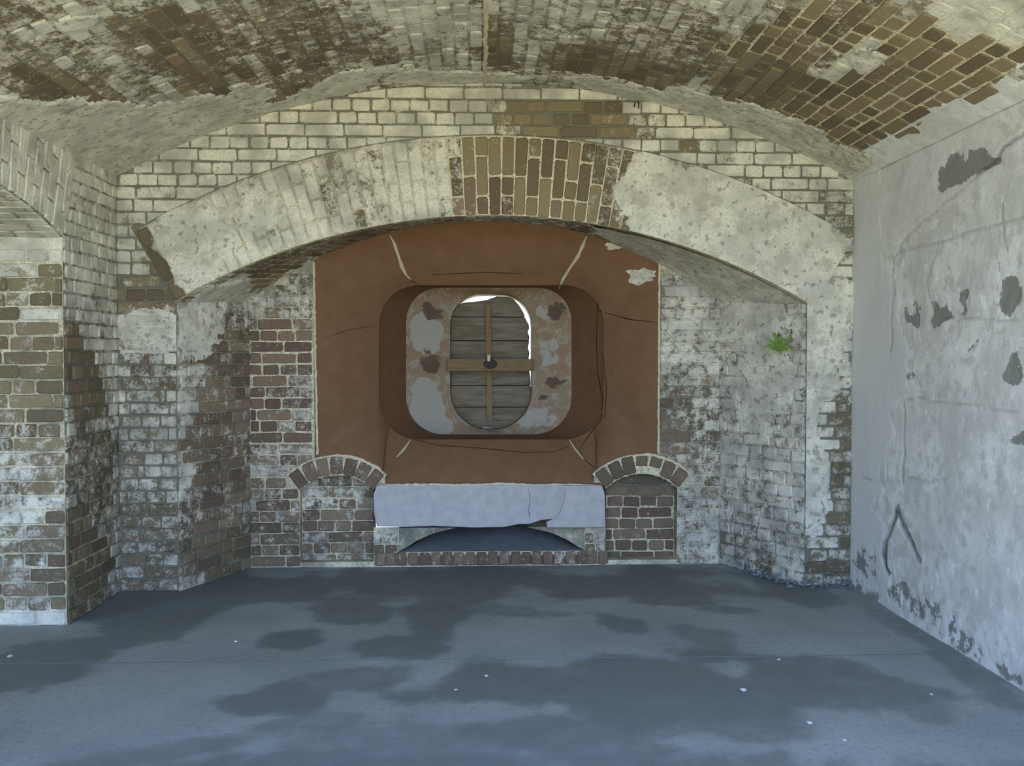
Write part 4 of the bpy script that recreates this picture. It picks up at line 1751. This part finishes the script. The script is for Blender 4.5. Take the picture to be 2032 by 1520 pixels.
RW_L = [  # cracks
    ([(1780, 1004), (1777, 1025), (1766, 1050), (1755, 1075), (1752, 1100), (1757, 1125), (1763, 1135)], 6), ([(1781, 1008), (1790, 1040), (1803, 1070), (1816, 1095), (1825, 1112)], 6),
    ([(2032, 262), (2015, 275), (1995, 290), (1975, 315), (1940, 345), (1935, 350)], 5), ([(1940, 345), (1880, 400), (1830, 440), (1790, 480), (1770, 520)], 2.5),
    ([(1990, 400), (1990, 440), (1992, 480), (2000, 500)], 3), ([(2032, 430), (1930, 460), (1820, 490), (1780, 500)], 4), ([(1770, 505), (1775, 560), (1772, 620), (1768, 700)], 3),
    ([(1860, 630), (1940, 632), (2032, 636)], 3), ([(1800, 790), (1880, 800), (1960, 808), (2032, 820)], 3), ([(1794, 800), (1793, 860), (1790, 960)], 3), ([(1712, 945), (1740, 952), (1758, 962)], 3), ([(1800, 945), (1840, 955), (1880, 950)], 3),
    ([(1860, 480), (1840, 560), (1845, 590)], 2),
]


def pip(px, py, poly):
    ins = np.zeros(len(px), bool)
    n = len(poly)
    for i in range(n):
        x0, y0 = poly[i]
        x1, y1 = poly[(i + 1) % n]
        c = (y0 > py) != (y1 > py)
        with np.errstate(divide='ignore', invalid='ignore'):
            ins ^= c & (px < (x1 - x0) * (py - y0) / (y1 - y0 + 1e-9) + x0)
    return ins


def segd(px, py, pts):
    d = np.full(len(px), 1e9)
    for (x0, y0), (x1, y1) in zip(pts[:-1], pts[1:]):
        dx, dy = x1 - x0, y1 - y0
        t = np.clip(((px - x0) * dx + (py - y0) * dy) / (dx * dx + dy * dy), 0, 1)
        d = np.minimum(d, np.hypot(px - x0 - t * dx, py - y0 - t * dy))
    return d


ys = np.concatenate([frange(YO, 3.4, .2)[:-1], frange(3.4, 3.9, .03)[:-1], frange(3.9, YF + .02, .0085)])
zs = frange(-.03, 2.66, .0125)
Yg, Zg = np.meshgrid(ys, zs, indexing='ij')
P = np.column_stack([np.full(Yg.size, XR), Yg.ravel(), Zg.ravel()])
px, py = proj(P)
vis = P[:, 1] > 3.3
nz_ = np.column_stack([fbm(P, 9, 71) - .5, fbm(P, 9, 77) - .5])
qx, qy = px + nz_[:, 0] * 26, py + nz_[:, 1] * 26
bare = np.zeros(len(P))
for poly in RW_P:
    acc = 0
    for ox in (-5, 0, 5):
        for oy in (-5, 0, 5):
            acc = acc + pip(qx + ox, qy + oy, poly)
    bare = np.maximum(bare, acc / 9 * .80)
for b in RW_B:
    bare = np.maximum(bare, _q((0, *b), px, py, (fbm(P, 12, 73) - .5) * 2.2) * .5)
newp = np.where((px < 1770 + 25 * np.sin(py / 90) + nz_[:, 0] * 60) & (py > 330), 1.0, 0.0)
newp = np.maximum(newp, np.where((py < 480) & (py < 345 + (1990 - px) * .62) & (px < 1985), .55, 0) * 1.0)
crk = np.zeros(len(P))
for pts, w in RW_L:
    crk = np.maximum(crk, np.clip(1.4 - segd(px + nz_[:, 0] * 10, py + nz_[:, 1] * 10, pts) / (w * .7), 0, 1) * (1 if w > 5 else .75 if w > 4 else .4))
bare, newp, crk = bare * vis, newp * vis, crk * vis
h = -bare * .007 - crk * .010 + (fbm(P, 3, 81) - .5) * .016 + (fbm(P, 16, 82) - .5) * .006 * (1 - newp)
h += np.where(newp > .9, .004, 0) * vis
P[:, 0] -= h
nzv = len(zs)
Fc = [(i * nzv + j, i * nzv + j + 1, (i + 1) * nzv + j + 1, (i + 1) * nzv + j) for i in range(len(ys) - 1) for j in range(nzv - 1)]
wr = link('wall_right', mesh('wall_right', P, Fc, np.column_stack([bare, newp, crk * .85])), M_PLASTER, None, True)
tag(wr, 'pale plastered right side wall with peeled dark patches and a forked crack', kind='structure')
# ragged edge of plaster lapping on to the vault
V, Fc = [], []
n = 60
for i in range(n):
    y = 3.6 + (YF - 3.6) * i / (n - 1)
    pxx, pyy = proj(np.array([[XR, y, 2.55]]))
    lap = .03 + .05 * float(fbm(np.array([[0, y, 3.0]]), 6, 91)[0])
    for k in range(4):
        a = AV - lap * k / 3 / 1.6
        V.append(vault_P(np.array([a]), np.array([y]), .016 - .004 * k)[0])
    if i:
        for k in range(3):
            Fc.append((4 * i - 4 + k, 4 * i + k, 4 * i + k + 1, 4 * i - 3 + k))
link('plaster_lip', mesh('plaster_lip', V, Fc, np.tile([.0, .2, 0, 1], (len(V), 1))), M_PLASTER, wr, True)

# ================================================================== OUTSIDE
g = link('ground', mesh('ground', [(-60, -90, -.06), (60, -90, -.06), (60, YO, -.06), (-60, YO, -.06)], [(0, 1, 2, 3)]), M_GROUND)
tag(g, 'sunlit dry grass parade ground outside the open rear of the casemate', kind='structure')
g2 = link('ground', mesh('ground', [(-60, 8.4, -2.5), (60, 8.4, -2.5), (60, 120, -2.5), (-60, 120, -2.5)], [(0, 1, 2, 3)]), M_GROUND)
tag(g2, 'low marsh ground beyond the gun port outside the end wall', kind='structure')

# ================================================================== SMALL THINGS
# fern rooted in the crack of the right pier
fp = np.array(at(1542, 690, YF + .06))
fern = empty('small_fern', fp)
tag(fern, 'small green fern sprouting from a crack in the whitewashed right pier', 'fern')
for k in range(11):
    a = math.radians(-80 + 160 * k / 10 + RNG.uniform(-8, 8))
    L = RNG.uniform(.07, .13)
    out_ = RNG.uniform(.03, .06)
    V, Fc = [], []
    m = 7
    for i in range(m + 1):
        t = i / m
        x = math.sin(a) * L * t
        z = (.25 + math.cos(a)) * L * t * 1.1 - .03 * t * t - .02
        y = -.02 - out_ * math.sin(t * 2.2)
        w = .015 * math.sin(math.pi * min(1, t * .9 + .1)) * (1.0 if i % 2 else .45) + .001
        sx_, sz_ = math.cos(a) * w, -math.sin(a) * w
        V += [(x - sx_, y, z - sz_), (x, y - .003, z), (x + sx_, y, z + sz_)]
        if i:
            b0, b1 = 3 * (i - 1), 3 * i
            Fc += [(b0, b0 + 1, b1 + 1, b1), (b0 + 1, b0 + 2, b1 + 2, b1 + 1)]
    link('frond', mesh('frond', V, Fc), M_LEAF, fern, True)

# iron staple high in the end wall
hp = at(1263, 209, YF - .012)
V, Fc = [], []
path = [(-.013, -.018), (-.014, .006), (-.008, .018), (.0, .022), (.008, .018), (.013, .006), (.012, -.026)]
for i, (x, z) in enumerate(path):
    for q in range(6):
        a = 2 * math.pi * q / 6
        V.append((x + .004 * math.cos(a), -.012 + .004 * math.sin(a) + (.02 if i in (0, len(path) - 1) else 0), z + .002 * math.cos(a)))
    if i:
        for q in range(6):
            Fc.append((6 * i - 6 + q, 6 * i - 6 + (q + 1) % 6, 6 * i + (q + 1) % 6, 6 * i + q))
o = link('iron_staple', mesh('iron_staple', V, Fc), M_IRON)
o.location = hp
tag(o, 'small dark iron staple set in the whitewashed bricks under the vault', 'staple')

# lime chips lying on the floor
chips = [(1475, 1371, 13, 'biggest pale lime chip on the floor right of centre'), (1606, 1436, 12, 'flat pale lime chip in front of the biggest one'),
         (1676, 1470, 8, 'small pale lime chip nearest the viewer, towards the right wall'), (965, 1343, 10, 'pale lime chip lying on the dark stain just before the floor joint'),
         (905, 1370, 8, 'small pale lime chip left of another before the floor joint'), (468, 1274, 8, 'lone dark-edged lime chip behind the floor joint, towards the left pier'),
         (20, 1304, 10, 'lone lime chip at the foot of the left pier'), (1545, 1310, 7, 'small lime chip just before the floor joint at the right'),
         (1848, 1379, 7, 'lone small lime chip beside the right plaster wall')]
for i, (x, y, s, lab) in enumerate(chips):
    p = atz(x, y, .0)
    d = np.linalg.norm(p - CAM)
    r = s * d / F / 2
    bm = bmesh.new()
    bmesh.ops.create_icosphere(bm, subdivisions=1, radius=1)
    for v in bm.verts:
        v.co = Vector((v.co.x * r * RNG.uniform(.8, 1.2), v.co.y * r * RNG.uniform(.8, 1.3), v.co.z * r * .5 * RNG.uniform(.7, 1.1)))
    me = bpy.data.meshes.new('lime_chip')
    bm.to_mesh(me)
    bm.free()
    o = link('lime_chip', me, M_STONE)
    o.location = (p[0], p[1], r * .38)
    tag(o, lab, 'chip', 'lime chips scattered on the floor')

# crumbled mortar heaped along the foot of the right pier
V, Fc, k = [], [], 0
for i in range(150):
    x = RNG.uniform(1450, 1700)
    base = 1118 + (x - 1450) * .21
    p = np.array(at(x, base, YF + .05))
    yy = YB - (x - 1440) / 130 * (YB - YF) if x < 1565 else YF
    yy = max(yy, YF) - RNG.uniform(.0, .13) * RNG.random()
    X = at(x, 1100, yy)[0]
    r = RNG.uniform(.004, .015)
    bm = bmesh.new()
    bmesh.ops.create_icosphere(bm, subdivisions=1, radius=r)
    q = np.array([v.co for v in bm.verts]) * RNG.uniform(.6, 1.2, (len(bm.verts), 1)) * [1.3, 1, .8]
    fs = [[v.index for v in f.verts] for f in bm.faces]
    bm.free()
    V.append(q + [X, yy, RNG.uniform(0, .05) * RNG.random() + r * .4])
    Fc += [[a + k for a in f] for f in fs]
    k += len(q)
V = np.vstack(V)
o = link('mortar_rubble', mesh('mortar_rubble', V, Fc), M_DUST)
tag(o, 'crumbled mortar lying along the foot of the whitewashed right pier', 'rubble', None, 'stuff')
